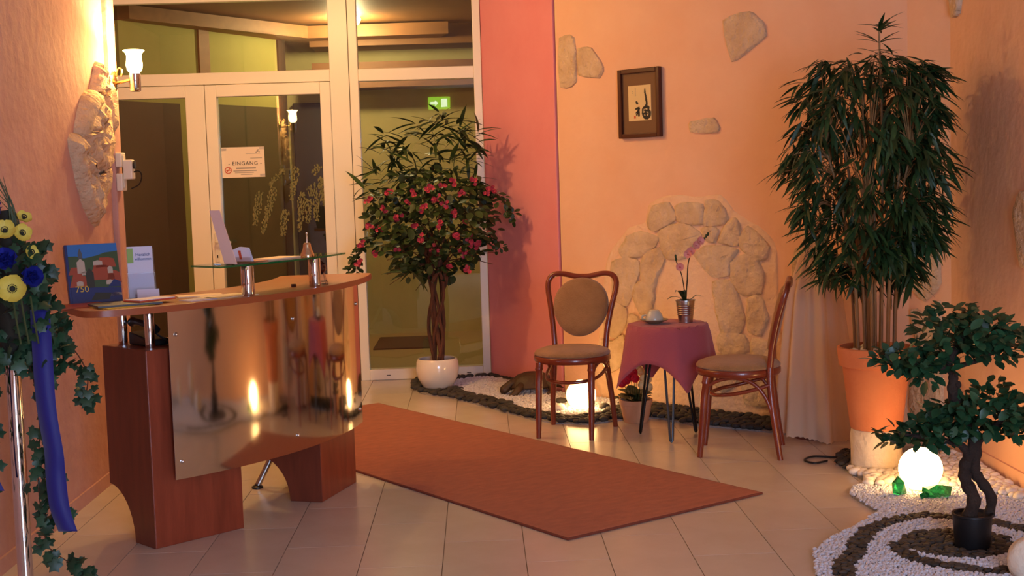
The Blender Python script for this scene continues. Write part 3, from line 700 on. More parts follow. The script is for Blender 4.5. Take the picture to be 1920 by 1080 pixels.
rm.box(-.12, -.09, -.0015, -.0008, -.055, -.049); rm.prism([(-.122, -.066), (-.117, -.069), (-.088, -.038), (-.093, -.035)], .0006, lambda a, b, t: (a, -.0016 + t * .5, b)); rm.build('round_mark', 'ink_red', sg)
fm = MB()
for k, (a, b) in enumerate(((.10, .075), (.112, .07), (.105, .083), (.092, .068))): fm.prism([(a + .006 * math.cos(t * PI / 3), b + .006 * math.sin(t * PI / 3)) for t in range(6)], .0005, lambda p, q, t: (p, -.001 - t, q))
fm.build('flower_print', 'ink_grey', sg)
for (a, b) in ((-.13, .09), (.13, .095), (.13, -.09)): MB().box(a - .018, a + .018, -.0018, -.001, b - .008, b + .008).build('tape', 'acrylic', sg)

# dried flower sprigs stuck to the door glass
rw = random.Random(5)
for (xa, za, xb, zb, w) in ((-1.33, 1.48, -1.44, 1.38, .03), (-1.50, 1.33, -1.55, 1.10, .05), (-1.40, 1.36, -1.50, 1.04, .045), (-1.24, 1.49, -1.29, 1.26, .045), (-1.21, 1.32, -1.24, 1.05, .045), (-1.33, 1.20, -1.36, 1.02, .05), (-1.17, 1.27, -1.18, 1.10, .05), (-1.10, 1.38, -1.12, 1.12, .055), (-1.075, 1.42, -1.06, 1.22, .03), (-1.16, 1.36, -1.15, 1.29, .04), (-1.09, 1.50, -1.13, 1.44, .05)):
    m_ = MB(); d = Vector((xb - xa, zb - za)); L = d.length; d.normalize(); nrm = Vector((-d.y, d.x))
    k = int(L / .009)
    for i in range(k):
        t = i / k; ww = w * 1.35 * (1 - .75 * t) * (0.6 + .4 * min(1, t * 6))
        for s in (-1, 0, 1):
            c = Vector((xa, za)) + d * (L * t + rw.uniform(-.004, .004)) + nrm * s * ww * .36 + nrm * rw.uniform(-.010, .010)
            r_ = rw.uniform(.004, .009); m_.ell((c.x, WY + .024, c.y), (r_ * .8, .004, r_ * rw.uniform(.8, 1.6)), 6, 4)
    o = m_.build('dried_flower_spike', 'wheat'); tag(o, 'pale dried flower spike hanging at the door glass under the notice', 'dried flower', 'dried flower spikes on the door glass')

# ------------------------------------------------------------------ sconce, switch
sc = thing('wall_sconce', 'glowing glass cup wall sconce on the end of the salmon wall', 'wall lamp', (LX + .025, 6.50, 1.90))
MB().tube([(-.004, 0, 0), (.008, 0, 0), (.014, 0, 0), (.02, 0, 0)], [.05, .05, .042, .012], 28).build('wall_plate', 'brass_plate', sc, smooth=True)
MB().tube(smooth_path([(.015, 0, -.01), (.05, -.02, -.005), (.08, -.035, .0), (.105, -.045, .0)], 4), .007, 10).build('arm', 'brass_plate', sc, smooth=True)
MB().tube(smooth_path([(.015, 0, .02), (.03, -.005, .06), (.05, -.02, .05), (.045, -.02, .02)], 4), .005, 8).build('scroll', 'brass_plate', sc, smooth=True)
cx, cy = .118, -.05
MB().lathe([(.0, -.055), (.022, -.055), (.026, -.05), (.027, .03), (.02, .034), (.0, .034)], 24, (cx, cy, 0)).build('cup', 'chrome', sc, smooth=True)
MB().lathe([(.022, .034), (.034, .045), (.039, .07), (.036, .10), (.034, .115), (.041, .13), (.05, .138), (.05, .141), (.039, .132), (.031, .115), (.033, .10), (.036, .07), (.03, .047), (.02, .036)], 28, (cx, cy, 0)).build('glass_shade', 'shade_glow', sc, smooth=True)
MB().ell((cx, cy, .085), (.014, .014, .03), 12, 8).build('bulb', 'shade_glow', sc, smooth=True)
point_light('sconce_bulb', (cx, cy, .105), 40, (1, .65, .26), .022, sc)
sw = thing('switch_box', 'white surface mounted switch and socket on the edge of the salmon wall', 'switch', (LX + .025, 6.50, 1.37))
for z, h in ((0, .085), (.115, .07)):
    b_ = MB().box(0, .03, -.045, .035, z, z + h).build('housing', 'white_plastic', sw, bevel=.005)
    MB().box(.03, .034, -.028, .018, z + .014, z + h - .014).build('rocker', 'white_plastic', b_, bevel=.003)
pg = MB().box(.03, .075, -.03, .03, .055, .15).build('timer_plug', 'white_plastic', sw, bevel=.006)
MB().tube([(.075, 0, .125), (.084, 0, .125)], .02, 16).build('dial', 'black_plastic', pg, smooth=True)
MB().tube(smooth_path([(.075, 0, .09), (.10, 0, .095), (.11, .01, .07), (.09, .03, .03), (.05, .04, .01)], 5), .004, 6).build('cable', 'black_plastic', pg, smooth=True)

# ------------------------------------------------------------------ rug
rgm = thing('rug', 'rust brown rectangular carpet lying askew on the tiles', 'rug', (.299, 4.896, 0), math.atan2(.598, .864))
MB().box(.0, 1.05, .0, 3.2, .001, .011).build('carpet_pile', 'rug', rgm, bevel=.004)
for a, b, c, d in ((-.006, 1.056, -.006, .004), (-.006, 1.056, 3.196, 3.206), (-.006, .004, .004, 3.196), (1.046, 1.056, .004, 3.196)):
    MB().box(a, b, c, d, .0005, .0095).build('binding', 'rug_edge', rgm, bevel=.002)

# ------------------------------------------------------------------ bentwood chairs
def make_chair(label):
    t = thing('bentwood_chair', label, 'chair', group='bentwood chairs at the small round table')
    # seat ring and cushion
    sr = [(.205 * (1.0 + .02 * math.cos(2 * a)), a) for a in [2 * PI * k / 48 for k in range(48)]]
    MB().lathe([(.17, .392), (.198, .392), (.205, .40), (.205, .42), (.2, .427), (.17, .427)], 48, (0, -.01, 0)).build('seat_frame', 'bentwood', t, smooth=True)
    MB().lathe([(.19, .425), (.203, .43), (.204, .438), (.194, .45), (.16, .462), (.1, .469), (1e-6, .472)], 48, (0, -.01, 0)).build('seat_cushion', 'upholstery', t, smooth=True, angle=80)
    for s in (-1, 1):
        MB().tube([(s * .142, -.15, .395), (s * .143, -.155, .37), (s * .143, -.156, .362), (s * .143, -.157, .354), (s * .1435, -.165, .30), (s * .144, -.18, .12), (s * .144, -.192, .0)], [.02, .02, .023, .019, .0185, .016, .0135], 14).build('leg', 'bentwood', t, smooth=True)
    # rear legs rise into the back hoop
    for s in (-1, 1):
        pth = smooth_path([(s * .178, .192, 0), (s * .168, .168, .16), (s * .150, .148, .34), (s * .142, .148, .44)], 5)
        MB().tube(pth, [.0135 + .003 * min(1, i / 8) for i in range(len(pth))], 12).build('leg', 'bentwood', t, smooth=True)
    hoop = [(-.142, .148, .43), (-.152, .160, .54), (-.172, .185, .66), (-.192, .212, .755), (-.190, .228, .805), (-.162, .237, .834), (-.11, .240, .838), (-.05, .241, .826), (0, .241, .823)]
    hoop = hoop + [(-x, y, z) for x, y, z in hoop[-2::-1]]
    MB().tube(smooth_path(hoop, 5), .0155, 12).build('back_hoop', 'bentwood', t, smooth=True)
    # padded oval back
    v = []; K = 36; rings = [(1.0, 0), (1.0, .014), (.94, .022), (.75, .028), (.4, .031), (0.02, .032)]
    def bp(a, s, off):
        w = .153 * s; h = .158 * s; x = w * math.cos(a) * (1 + .07 * math.sin(a)); z = h * math.sin(a)
        if abs(x) > 0: pass
        zz = .66 + z; y = .19 + (zz - .66) * .24
        return (x, y + off * -1, zz)
    for side in (1, -1):
        m_ = None
    vv = []; ff = []
    seq = [(r, o) for r, o in rings]; back = [(r, -o * .6) for r, o in rings[1:]]
    for r, o in seq:
        for k in range(K): vv.append(bp(2 * PI * k / K, r, o))
    n1 = len(seq)
    for i in range(n1 - 1):
        for k in range(K): ff.append((i * K + k, i * K + (k + 1) % K, (i + 1) * K + (k + 1) % K, (i + 1) * K + k))
    ff.append(tuple((n1 - 1) * K + k for k in range(K)))
    o0 = len(vv)
    for r, o in back:
        for k in range(K): vv.append(bp(2 * PI * k / K, r, o))
    for i in range(len(back)):
        a0 = 0 if i == 0 else o0 + (i - 1) * K; a1 = o0 + i * K
        for k in range(K): ff.append((a0 + k, a1 + k, a1 + (k + 1) % K, a0 + (k + 1) % K))
    ff.append(tuple(o0 + (len(back) - 1) * K + k for k in range(K - 1, -1, -1)))
    MB().add(vv, ff).build('back_cushion', 'upholstery', t, smooth=True, angle=70)
    # bentwood hoop stretcher and side braces
    hp = [(-.155, .155, .36), (-.158, .08, .335), (-.145, -.02, .31), (-.11, -.10, .298), (-.05, -.135, .292), (0, -.142, .291)]
    hp = hp + [(-x, y, z) for x, y, z in hp[-2::-1]]
    MB().tube(smooth_path(hp, 4), .0095, 10).build('hoop_stretcher', 'bentwood', t, smooth=True)
    for s in (-1, 1):
        MB().tube(smooth_path([(s * .145, -.155, .345), (s * .15, -.09, .378), (s * .155, -.01, .388), (s * .16, .07, .362), (s * .163, .13, .29), (s * .168, .165, .18)], 4), .0095, 10).build('brace', 'bentwood', t, smooth=True)
    return t
ca = make_chair('bentwood chair with tan seat facing forward in front of the glowing ball lamp')
cb = copy_tree(ca); cb['label'] = 'bentwood chair with tan seat turned sideways next to the cream draped cloth'
ca.location = (.482, 7.01, 0); ca.rotation_euler = (0, 0, R(-19.9))
cb.location = (1.255, 6.364, 0); cb.rotation_euler = (0, 0, R(-104.5))

# ------------------------------------------------------------------ small table with cloth
TX, TY, TH = .965, 6.80, .595
tb = thing('side_table', 'small round side table on three hairpin legs under the lilac cloth', 'table', (TX, TY, 0))
MB().lathe([(.0, TH - .02), (.2, TH - .02), (.205, TH - .012), (.2, TH - .004), (0, TH - .004)], 40).build('table_top', 'dark_veneer', tb, smooth=True)
for k, (fx, fy) in enumerate(((.822 - TX, 6.893 - TY), (.948 - TX, 6.628 - TY), (1.114 - TX, 6.874 - TY))):
    d = Vector((fx, fy)).normalized(); nrm = Vector((-d.y, d.x)); tx = d * .085
    a_ = (tx.x + nrm.x * .035, tx.y + nrm.y * .035, TH - .021); b_ = (tx.x - nrm.x * .035, tx.y - nrm.y * .035, TH - .021)
    pth = [a_, (fx + nrm.x * .006, fy + nrm.y * .006, .012), (fx, fy, .0065), (fx - nrm.x * .006, fy - nrm.y * .006, .012), b_]
    MB().tube(pth, .0065, 8).build('hairpin_leg', 'steel_blue' if k == 1 else 'leg_black', tb, smooth=True)
# cloth: square cloth over a round top, corners hang low
rc = random.Random(11)
NA, NR = 144, 16; v = []; f = []; cz0 = R(-78)
a0 = .385
for i in range(NR + 1):
    for j in range(NA):
        th = 2 * PI * j / NA; q = (th - cz0 + PI / 4) % (PI / 2) - PI / 4     # 0 at a corner
        edge_d = min(a0 / max(1e-3, math.cos(abs(PI / 4 - abs(q)))), .525)
        L = edge_d
        s = i / NR * L
        if s <= .205: r_, z_ = s, TH
        else:
            h = s - .205; t = min(1, h / .05)
            fold = .5 + .5 * math.cos(4 * q * 1.0); wav = math.cos(th * 9 + 1.0) * .5 + math.cos(th * 14 + 2) * .3
            flare = (.04 + .30 * fold * .34 + .045 * wav) * h
            r_ = .205 + .006 * t + flare * 1.1 + max(0, h) * .05; z_ = TH - h + .004 * (1 - t) - .002
        v.append((TX + r_ * math.cos(th), TY + r_ * math.sin(th), z_ + (.0012 if s <= .205 else 0)))
f = [(i * NA + j, i * NA + (j + 1) % NA, (i + 1) * NA + (j + 1) % NA, (i + 1) * NA + j) for i in range(1, NR) for j in range(NA)] + [tuple(NA + j for j in range(NA))]
v = v  # ring 0 is collapsed in the cap
tc = MB().add(v[:], f)
o = tc.build('tablecloth', 'lilac_cloth', None, smooth=True, angle=60)
bm = bmesh.new(); bm.from_mesh(o.data); bmesh.ops.delete(bm, geom=[x for x in bm.verts if not x.link_faces], context='VERTS'); bm.to_mesh(o.data); bm.free()
tag(o, 'lilac pink square cloth draped over the small round table', 'tablecloth')
md = o.modifiers.new('solid', 'SOLIDIFY'); md.thickness = .002; md.offset = 1
CT = TH + .0045
# cup and saucer
cu = thing('saucer', 'brown saucer under the upturned cup on the lilac cloth', 'saucer', (.895, 6.79, CT))
MB().lathe([(.0, 0), (.03, 0), (.034, .004), (.06, .014), (.074, .020), (.075, .022), (.06, .017), (.034, .008), (0, .007)], 36).build('dish', 'saucer', cu, smooth=True)
cp = thing('cup', 'pale cup turned upside down on the brown saucer', 'cup', (.895, 6.79, CT + .012))
MB().lathe([(.046, 0), (.047, .004), (.046, .018), (.04, .036), (.03, .052), (.02, .06), (.0, .061)], 36).build('bowl', 'ceramic_cup', cp, smooth=True)
MB().tube(smooth_path([(-.044, 0, .012), (-.06, 0, .014), (-.062, 0, .028), (-.042, 0, .034)], 5), .0045, 8).build('handle', 'ceramic_cup', cp, smooth=True)
# orchid
orc = thing('orchid', 'pink orchid in a ribbed metal pot on the lilac cloth', 'plant', (1.06, 6.80, CT))
pr = [(.0, 0), (.036, 0), (.037, .002)] + [(.037 + .012 * k / 20 + (.0012 if k % 2 else -.0008) * (1 if 6 < k < 17 else 0), .004 + .108 * k / 20) for k in range(21)] + [(.052, .113), (.052, .117), (.047, .117), (.045, .1), (0, .1)]
MB().lathe(pr, 36).build('metal_pot', 'brushed', orc, smooth=True, angle=25)
MB().lathe([(.0, .108), (.046, .106)], 20).build('bark_soil', 'soil', orc)
def strap(pth, w, m, parent, name='leaf'):
    P = smooth_path(pth, 5); v = []; k = len(P)
    for i, p in enumerate(P):
        t = (P[min(i + 1, k - 1)] - P[max(i - 1, 0)]).normalized(); s = t.cross(Vector((0, 0, 1))); s = s.normalized() if s.length > 1e-3 else Vector((1, 0, 0))
        ww = w * math.sin(PI * min(.97, .1 + .9 * i / (k - 1))) ** .6
        up = s.cross(t); v += [p - s * ww, p + up * -.15 * ww, p + s * ww]
    f = [(3 * i + a, 3 * i + a + 1, 3 * i + a + 4, 3 * i + a + 3) for i in range(k - 1) for a in (0, 1)]
    return MB().add(v, f).build(name, m, parent, smooth=True, angle=80)
strap([(0, 0, .105), (-.02, -.01, .15), (-.045, -.02, .17), (-.058, -.02, .155)], .022, 'leaf_orchid', orc)
strap([(0, .01, .105), (-.03, .01, .13), (-.07, .0, .135), (-.095, -.005, .122)], .013, 'leaf_orchid', orc)
strap([(0, 0, .105), (.03, .0, .12), (.06, .0, .14), (.095, .0, .13)], .014, 'leaf_orchid', orc)
strap([(0, -.01, .105), (.005, -.01, .16), (.012, -.01, .21), (.014, -.01, .235)], .012, 'leaf_orchid', orc)
strap([(0, -.01, .105), (-.015, -.02, .15), (-.02, -.03, .17), (-.01, -.04, .165)], .022, 'leaf_orchid', orc)
st1 = smooth_path([(.004, 0, .11), (.012, 0, .22), (.02, 0, .31), (.045, 0, .375), (.09, 0, .42), (.125, 0, .452)], 5)
st2 = smooth_path([(0, 0, .11), (-.008, 0, .2), (-.02, 0, .26), (-.04, 0, .31), (-.047, 0, .345)], 5)
MB().tube(st1, .0028, 7).build('stem', 'bark', orc, smooth=True); MB().tube(st2, .0025, 7).build('stem', 'bark', orc, smooth=True)
def petal_mesh(L, W, name='petal', curl=.25):
    v = []; f = []
    for i, t in enumerate((0, .25, .55, .85, 1.0)):
        w = W * (0.12, .75, 1.0, .7, .06)[i]; z = curl * L * t * t
        v += [(-w, L * t, z + .1 * W), (0, L * t, z), (w, L * t, z + .1 * W)]
    for i in range(4):
        for a in (0, 1): f.append((3 * i + a, 3 * i + a + 1, 3 * i + a + 4, 3 * i + a + 3))
    me = MB().add(v, f).mesh(name); me.polygons.foreach_set('use_smooth', [True] * len(me.polygons)); return me
pm = petal_mesh(.026, .014); pm.materials.append(MATS['petal_pink'])
pl_ = petal_mesh(.012, .007, 'lip'); pl_.materials.append(MATS['petal_red'])
def bloom(pos, face, parent, pmesh, n=5, lip=None, roll_=0, s=1.0, spread=.35, name='petal'):
    fd = Vector(face).normalized(); a = fd.cross(Vector((0, 0, 1))).normalized(); b = a.cross(fd)
    for k in range(n):
        t = 2 * PI * k / n + roll_; d = a * math.cos(t) + b * math.sin(t) + fd * spread
        inst(name, pmesh, parent, orient(pos, d, fd, s))
    if lip: inst('lip', lip, parent, orient(Vector(pos) + fd * .002, fd * .8 - b * .5, b, s))
for p, fc in (((.035, -.004, .37), (-.2, -1, .1)), ((.06, -.004, .40), (.2, -1, .1)), ((.022, -.004, .355), (-.6, -1, 0)), ((-.025, -.004, .29), (-.1, -1, 0)), ((.08, -.002, .42), (.4, -1, .2))): bloom(p, fc, orc, pm, 5, pl_, rc.uniform(0, 1))
for p in ((.105, 0, .43), (.125, 0, .455), (.115, 0, .445), (-.046, 0, .345), (-.044, 0, .33)):
    MB().ell(p, (.006, .006, .01), 8, 6).build('bud', 'leaf_tree', orc, smooth=True)

# cyclamen pot on the floor
cy = thing('cyclamen', 'red and cream flowering plant in a pale clay pot below the table', 'plant', (.842, 7.25, 0))
MB().lathe([(.0, 0), (.064, 0), (.068, .004), (.088, .10), (.092, .102), (.094, .128), (.084, .128), (.08, .1), (0, .1)], 32).build('clay_pot', 'terracotta_pale', cy, smooth=True, angle=35)
MB().lathe([(.0, .108), (.083, .106)], 20).build('soil', 'soil', cy)
def ovalleaf(L, W, name='leaf', seg=(0, .2, .5, .8, 1), pw=.7, bend=-.15):
    v = []; f = []; k = len(seg)
    for t in seg:
        w = max(.02, math.sin(PI * (t * .94 + .04)) ** pw) * W if 0 < t < 1 else .03 * W
        z = bend * L * t * t; v += [(-w, L * t, z + .18 * w), (0, L * t, z), (w, L * t, z + .18 * w)]
    for i in range(k - 1):
        for a in (0, 1): f.append((3 * i + a, 3 * i + a + 1, 3 * i + a + 4, 3 * i + a + 3))
    me = MB().add(v, f).mesh(name); me.polygons.foreach_set('use_smooth', [True] * len(me.polygons)); return me
cl = ovalleaf(.06, .028); cl.materials.append(MATS['leaf_orchid'])
pc = petal_mesh(.03, .015); pc.materials.append(MATS['petal_cream']); pd_ = petal_mesh(.03, .015); pd_.materials.append(MATS['petal_red'])
for k in range(26):
    a = rc.uniform(0, 2 * PI); r_ = rc.uniform(.0, .05); d = Vector((math.cos(a), math.sin(a), rc.uniform(.1, .9)))
    inst('leaf', cl, cy, orient((r_ * math.cos(a), r_ * math.sin(a), .11 + rc.uniform(0, .05)), d, (0, 0, 1), rc.uniform(.8, 1.3)))
for x, z, y, c_ in ((q[0], q[1] * 1.18, q[2], q[3]) for q in ((-.05, .20, -.03, 1), (-.03, .22, -.03, 1), (-.01, .235, -.02, 1), (-.07, .185, -.02, 1), (.015, .25, 0, 0), (.04, .235, -.01, 0), (.03, .205, -.04, 0), (.06, .2, -.02, 0), (.065, .165, -.02, 0), (.0, .21, -.05, 1), (.02, .18, -.06, 0))):
    MB().tube([(x * .3, y * .3, .1), (x * .8, y * .8, z * .75 + .03), (x, y, z)], .002, 5).build('stem', 'leaf_tree', cy)
    bloom((x, y, z), (rc.uniform(-.4, .4), -1, .3), cy, pd_ if c_ else pc, 5, None, rc.uniform(0, 1), 1.25, .7)

# ------------------------------------------------------------------ picture on the wall
u0, u1, q0, q1 = .521, .838, 1.588, 1.992
o_ = EP + PT * ((u0 + u1) / 2) + PN * .004
pf = thing('framed_calligraphy', 'framed black brush calligraphy with brown mat hanging on the peach wall', 'picture', (o_.x, o_.y, (q0 + q1) / 2), -ang)
W2, H2 = (u1 - u0) / 2, (q1 - q0) / 2
for a, b, c, d in ((-W2, -W2 + .026, -H2, H2), (W2 - .026, W2, -H2, H2), (-W2 + .026, W2 - .026, -H2, -H2 + .026), (-W2 + .026, W2 - .026, H2 - .026, H2)):
    MB().box(a, b, -.03, 0, c, d).build('frame_rail', 'frame_wood', pf, bevel=.004)
MB().box(-W2 + .02, W2 - .02, -.012, -.002, -H2 + .02, H2 - .02).build('mat_board', 'passepartout', pf)
MB().box(-.088, .084, -.0135, -.0115, -.102, .104).build('art_paper', 'art_paper', pf)
br = MB()
def stroke(pts_, w):
    P = smooth_path([(a, -.0145, b) for a, b in pts_], 5); k = len(P)
    ws = [w[0] + (w[1] - w[0]) * i / (k - 1) if len(w) == 2 else np.interp(i / (k - 1), np.linspace(0, 1, len(w)), w) for i in range(k)]
    v = []
    for i, p in enumerate(P):
        t = (P[min(i + 1, k - 1)] - P[max(i - 1, 0)]).normalized(); s = Vector((-t.z, 0, t.x)) * ws[i] * rs.uniform(.85, 1.1)
        v += [p - s, p + s]
    br.add(v, [(2 * i, 2 * i + 1, 2 * i + 3, 2 * i + 2) for i in range(k - 1)])
# right half: long brush tail from the top, looping down
stroke([(.040, .083), (.040, .06), (.045, .04), (.048, .02), (.052, .0), (.05, -.012), (.036, -.024), (.022, -.032)], [.003, .006, .006, .007, .007, .008, .006, .005])
stroke([(.022, -.03), (.038, -.028), (.056, -.024), (.064, -.03), (.062, -.044), (.052, -.05)], [.006, .007, .008, .009, .007, .005])
stroke([(.022, -.032), (.02, -.05), (.018, -.062)], [.006, .006, .005]); stroke([(.03, -.045), (.044, -.044), (.05, -.052)], [.005, .005, .004])
stroke([(.064, -.045), (.073, -.058), (.07, -.078), (.052, -.088), (.034, -.084), (.022, -.07), (.018, -.058)], [.007, .010, .011, .011, .009, .006, .004])
stroke([(.022, -.064), (.04, -.062), (.058, -.064)], [.005, .006, .005]); stroke([(.042, -.046), (.044, -.064), (.046, -.082)], [.004, .005, .006])
# left radical
stroke([(-.03, .012), (-.022, .002), (-.016, -.006)], [.004, .008, .006])
stroke([(-.036, -.034), (-.02, -.03), (-.002, -.026)], [.004, .007, .006]); stroke([(-.004, -.028), (-.016, -.046), (-.034, -.058)], [.007, .006, .002])
stroke([(-.010, -.034), (-.010, -.055), (-.008, -.078)], [.006, .008, .006]); stroke([(-.008, -.05), (-.026, -.066), (-.02, -.07)], [.006, .005, .003])
br.build('brush_strokes', 'ink', pf)
sm = MB()
for z in np.linspace(.088, .045, 7): sm.box(-.036, -.031, -.0145, -.0135, z - .002, z + .002)
for z in (.07, .06): sm.box(-.056, -.052, -.0145, -.0135, z - .002, z + .002)
sm.build('small_writing', 'ink_grey', pf)
MB().box(-.046, -.034, -.0145, -.0135, -.088, -.072).build('seal_stamp', 'ink_red', pf)

# ------------------------------------------------------------------ cream draped stand
CX, CY = 1.70, 6.68
cst = MB().lathe([(.0, 0), (.12, 0), (.12, .015), (.02, .03), (.015, .7), (.09, .715), (.11, .72), (.11, .735), (.015, .74), (.012, 1.08), (0, 1.085)], 24, (CX, CY, 0)).build('pedestal_stand', 'dark_veneer', None, smooth=True)
tag(cst, 'slim stand hidden under the cream draped cloth', 'stand')
NA, NZ = 160, 26; v = []
zt = [1.12, 1.118, 1.1] + list(np.linspace(1.05, .0, NZ - 2))
for i, z in enumerate(zt):
    hem = 0
    for j in range(NA):
        th = 2 * PI * j / NA
        base = float(np.interp(z, [0, .3, .72, .78, .95, 1.1, 1.118, 1.12], [.195, .175, .13, .115, .06, .035, .02, .004]))
        k = np.interp(z, [0, .5, .9, 1.1], [.034, .026, .012, .002])
        r_ = base + k * (math.cos(th * 8 + .6 * math.sin(th * 2)) * .7 + math.cos(th * 13 + 1) * .4)
        lo = .035 + .035 * math.sin(th * 1.0 + .3) + .02 * math.sin(2 * th) + .008 * abs(math.sin(th * 24))
        zz = max(z, 0) if z > .2 else lo + z / .2 * (.2 - lo)
        v.append((CX + r_ * math.cos(th), CY + r_ * math.sin(th), zz))
f = [(i * NA + j, i * NA + (j + 1) % NA, (i + 1) * NA + (j + 1) % NA, (i + 1) * NA + j) for i in range(len(zt) - 1) for j in range(NA)]
f.append(tuple(range(NA - 1, -1, -1)))
o = MB().add(v, f).build('draped_cloth', 'cream_cloth', None, smooth=True, angle=80)
tag(o, 'sheer cream cloth with scalloped hem hanging in folds to the floor', 'cloth')

# ------------------------------------------------------------------ gravel gardens
def ico(name, sub, m, sx=1, sy=1, sz=1, jit=.12, seed=0, smooth=True):
    bm = bmesh.new(); bmesh.ops.create_icosphere(bm, subdivisions=sub, radius=1.0); r_ = random.Random(seed)
    for q in bm.verts: q.co = Vector((q.co.x * sx, q.co.y * sy, q.co.z * sz)) * (1 + r_.uniform(-jit, jit))
    me = bpy.data.meshes.new(name); bm.to_mesh(me); bm.free(); me.materials.append(MATS[m])
    if smooth: me.polygons.foreach_set('use_smooth', [True] * len(me.polygons))
    return me
G1 = [(1.70, 6.24), (1.62, 6.0), (1.64, 5.81), (1.66, 5.62), (1.56, 5.52), (1.52, 5.4), (1.53, 5.27), (1.55, 5.11), (1.41, 4.92), (1.28, 4.78), (1.16, 4.6), (1.10, 4.34), (1.08, 4.1), (1.2, 3.75), (1.5, 3.4), (2.245, 3.2), (2.245, 6.26), (2.2, 6.35)]
G2 = [(-.49, 8.75), (-.4, 8.45), (-.2, 8.24), (.04, 7.84), (.27, 7.4), (.39, 7.27), (.56, 7.2), (.78, 7.30), (.98, 7.32), (1.13, 7.07), (1.38, 6.9), (1.6, 6.70), (1.78, 6.62), (1.98, 6.70), (.53, 8.24), (.06, 9.10), (-.45, 9.10)]
GB = .008
def bedobj(name, P, label):
    o = MB().prism(P, GB, lambda x, y, h: (x, y, h)).build(name, 'gravel_bed'); return tag(o, label, 'gravel bed', None, 'stuff')
bedobj('gravel_bed', G1, 'bed of white gravel along the wall under the bonsai')
bedobj('gravel_bed', G2, 'bed of white gravel along the coral and peach walls')
rp = random.Random(21)
DISC = (1.69, 4.62); BON = (1.722, 4.57); POT = (1.782, 5.90); BALL2 = (1.823, 5.42); BALL1 = (.566, 7.62); TREE = (-.302, 8.64)
RING = [tuple(p[:2]) for p in smooth_path([(2.06, 4.42, 0), (2.05, 4.65, 0), (1.97, 4.80, 0), (1.87, 4.92, 0), (1.76, 4.99, 0), (1.68, 5.01, 0), (1.57, 4.96, 0), (1.44, 4.85, 0), (1.34, 4.67, 0), (1.28, 4.51, 0), (1.21, 4.39, 0), (1.18, 4.2, 0), (1.25, 3.95, 0)], 4)]
TAIL = [tuple(p[:2]) for p in smooth_path([(1.55, 4.66, 0), (1.475, 4.62, 0), (1.462, 4.53, 0), (1.49, 4.43, 0), (1.54, 4.37, 0), (1.6, 4.32, 0), (1.7, 4.28, 0), (1.88, 4.27, 0), (2.0, 4.3, 0)], 4)]
def swirl(x, y):
    if math.hypot(x - BON[0], y - BON[1]) < .066: return False
    if math.hypot((x - DISC[0]) / 1.0, (y - DISC[1]) / .95) < .195: return True
    return seg_d(x, y, RING) < .036 or seg_d(x, y, TAIL) < .033
def jgrid(x0, x1, y0, y1, s, jit):
    out = []; r_ = 0; y = y0
    while y < y1:
        x = x0 + (s / 2 if r_ % 2 else 0)
        while x < x1: out.append((x + rp.uniform(-jit, jit) * s, y + rp.uniform(-jit, jit) * s)); x += s
        y += s * .866; r_ += 1
    return out
def place_pebbles(pts, name, meshes, s0, s1, z, label, cat, group, limit):
    pts = sorted(pts, key=lambda p: p[1]); Ms = []
    for x, y in pts:
        s = rp.uniform(s0, s1)
        M = Matrix.Translation((x, y, z + s * .45)) @ Matrix.Rotation(rp.uniform(0, 6.28), 4, 'Z') @ Matrix.Rotation(rp.uniform(-.25, .25), 4, 'X') @ Matrix.Scale(s, 4)
        Ms.append(M)
    for i, M in enumerate(Ms[:limit]):
        tag(inst(name, meshes[i % len(meshes)], None, M), label, cat, group)
    if len(Ms) > limit:
        o = merged(name + '_field', meshes[0], Ms[limit:], meshes[0].materials[0], None); tag(o, label.replace('pebble', 'pebbles'), cat, None, 'stuff')
dpm = [ico('pebble', 2, 'dark_pebble', 1.25, .85, .5, .07, k) for k in range(3)]
bpm = [ico('pebble', 2, 'black_pebble', 1.2, .9, .55, .07, 10 + k) for k in range(3)]
wpm = [ico('pebble', 2, 'white_pebble', 1.15, .95, .75, .07, 20 + k) for k in range(3)]
place_pebbles([p for p in jgrid(1.1, 2.2, 4.16, 5.05, .0275, .26) if inpoly(p[0], p[1], G1) and swirl(*p)], 'dark_pebble', dpm, .011, .0165, GB, 'small dark brown pebble in the swirl around the bonsai', 'pebble', 'dark pebbles of the bonsai swirl', 300)
INNER = [(-.30, 8.78), (-.17, 8.62), (-.13, 8.42), (.1, 8.02), (.27, 7.66), (.38, 7.50), (.50, 7.42), (.66, 7.44), (.74, 7.6), (.86, 7.86), (.50, 8.22), (.06, 9.04), (-.1, 9.04), (-.22, 8.9)]
def border(x, y):
    if not inpoly(x, y, G2): return False
    if math.hypot(x - TREE[0], y - TREE[1]) < .125 or math.hypot(x - .842, y - 7.25) < .085: return False
    if math.hypot(x - CX, y - CY) < .24: return False
    return not inpoly(x, y, INNER)
place_pebbles([p for p in jgrid(-.5, 2.0, 6.6, 9.1, .0485, .26) if border(*p)] , 'black_pebble', bpm, .020, .029, GB, 'black rounded pebble in the border along the walls', 'pebble', 'black border pebbles along the walls', 300)
place_pebbles([p for p in jgrid(1.6, 1.86, 5.83, 6.25, .034, .18) if inpoly(p[0], p[1], G1) and p[0] < 1.69 + (p[1] - 5.95) * .5 and math.hypot(p[0] - POT[0], p[1] - POT[1]) > .135], 'grey_pebble', bpm, .016, .021, GB, 'dark pebble beside the white stone plinth of the terracotta pot', 'pebble', 'dark pebbles beside the stone plinth', 300)
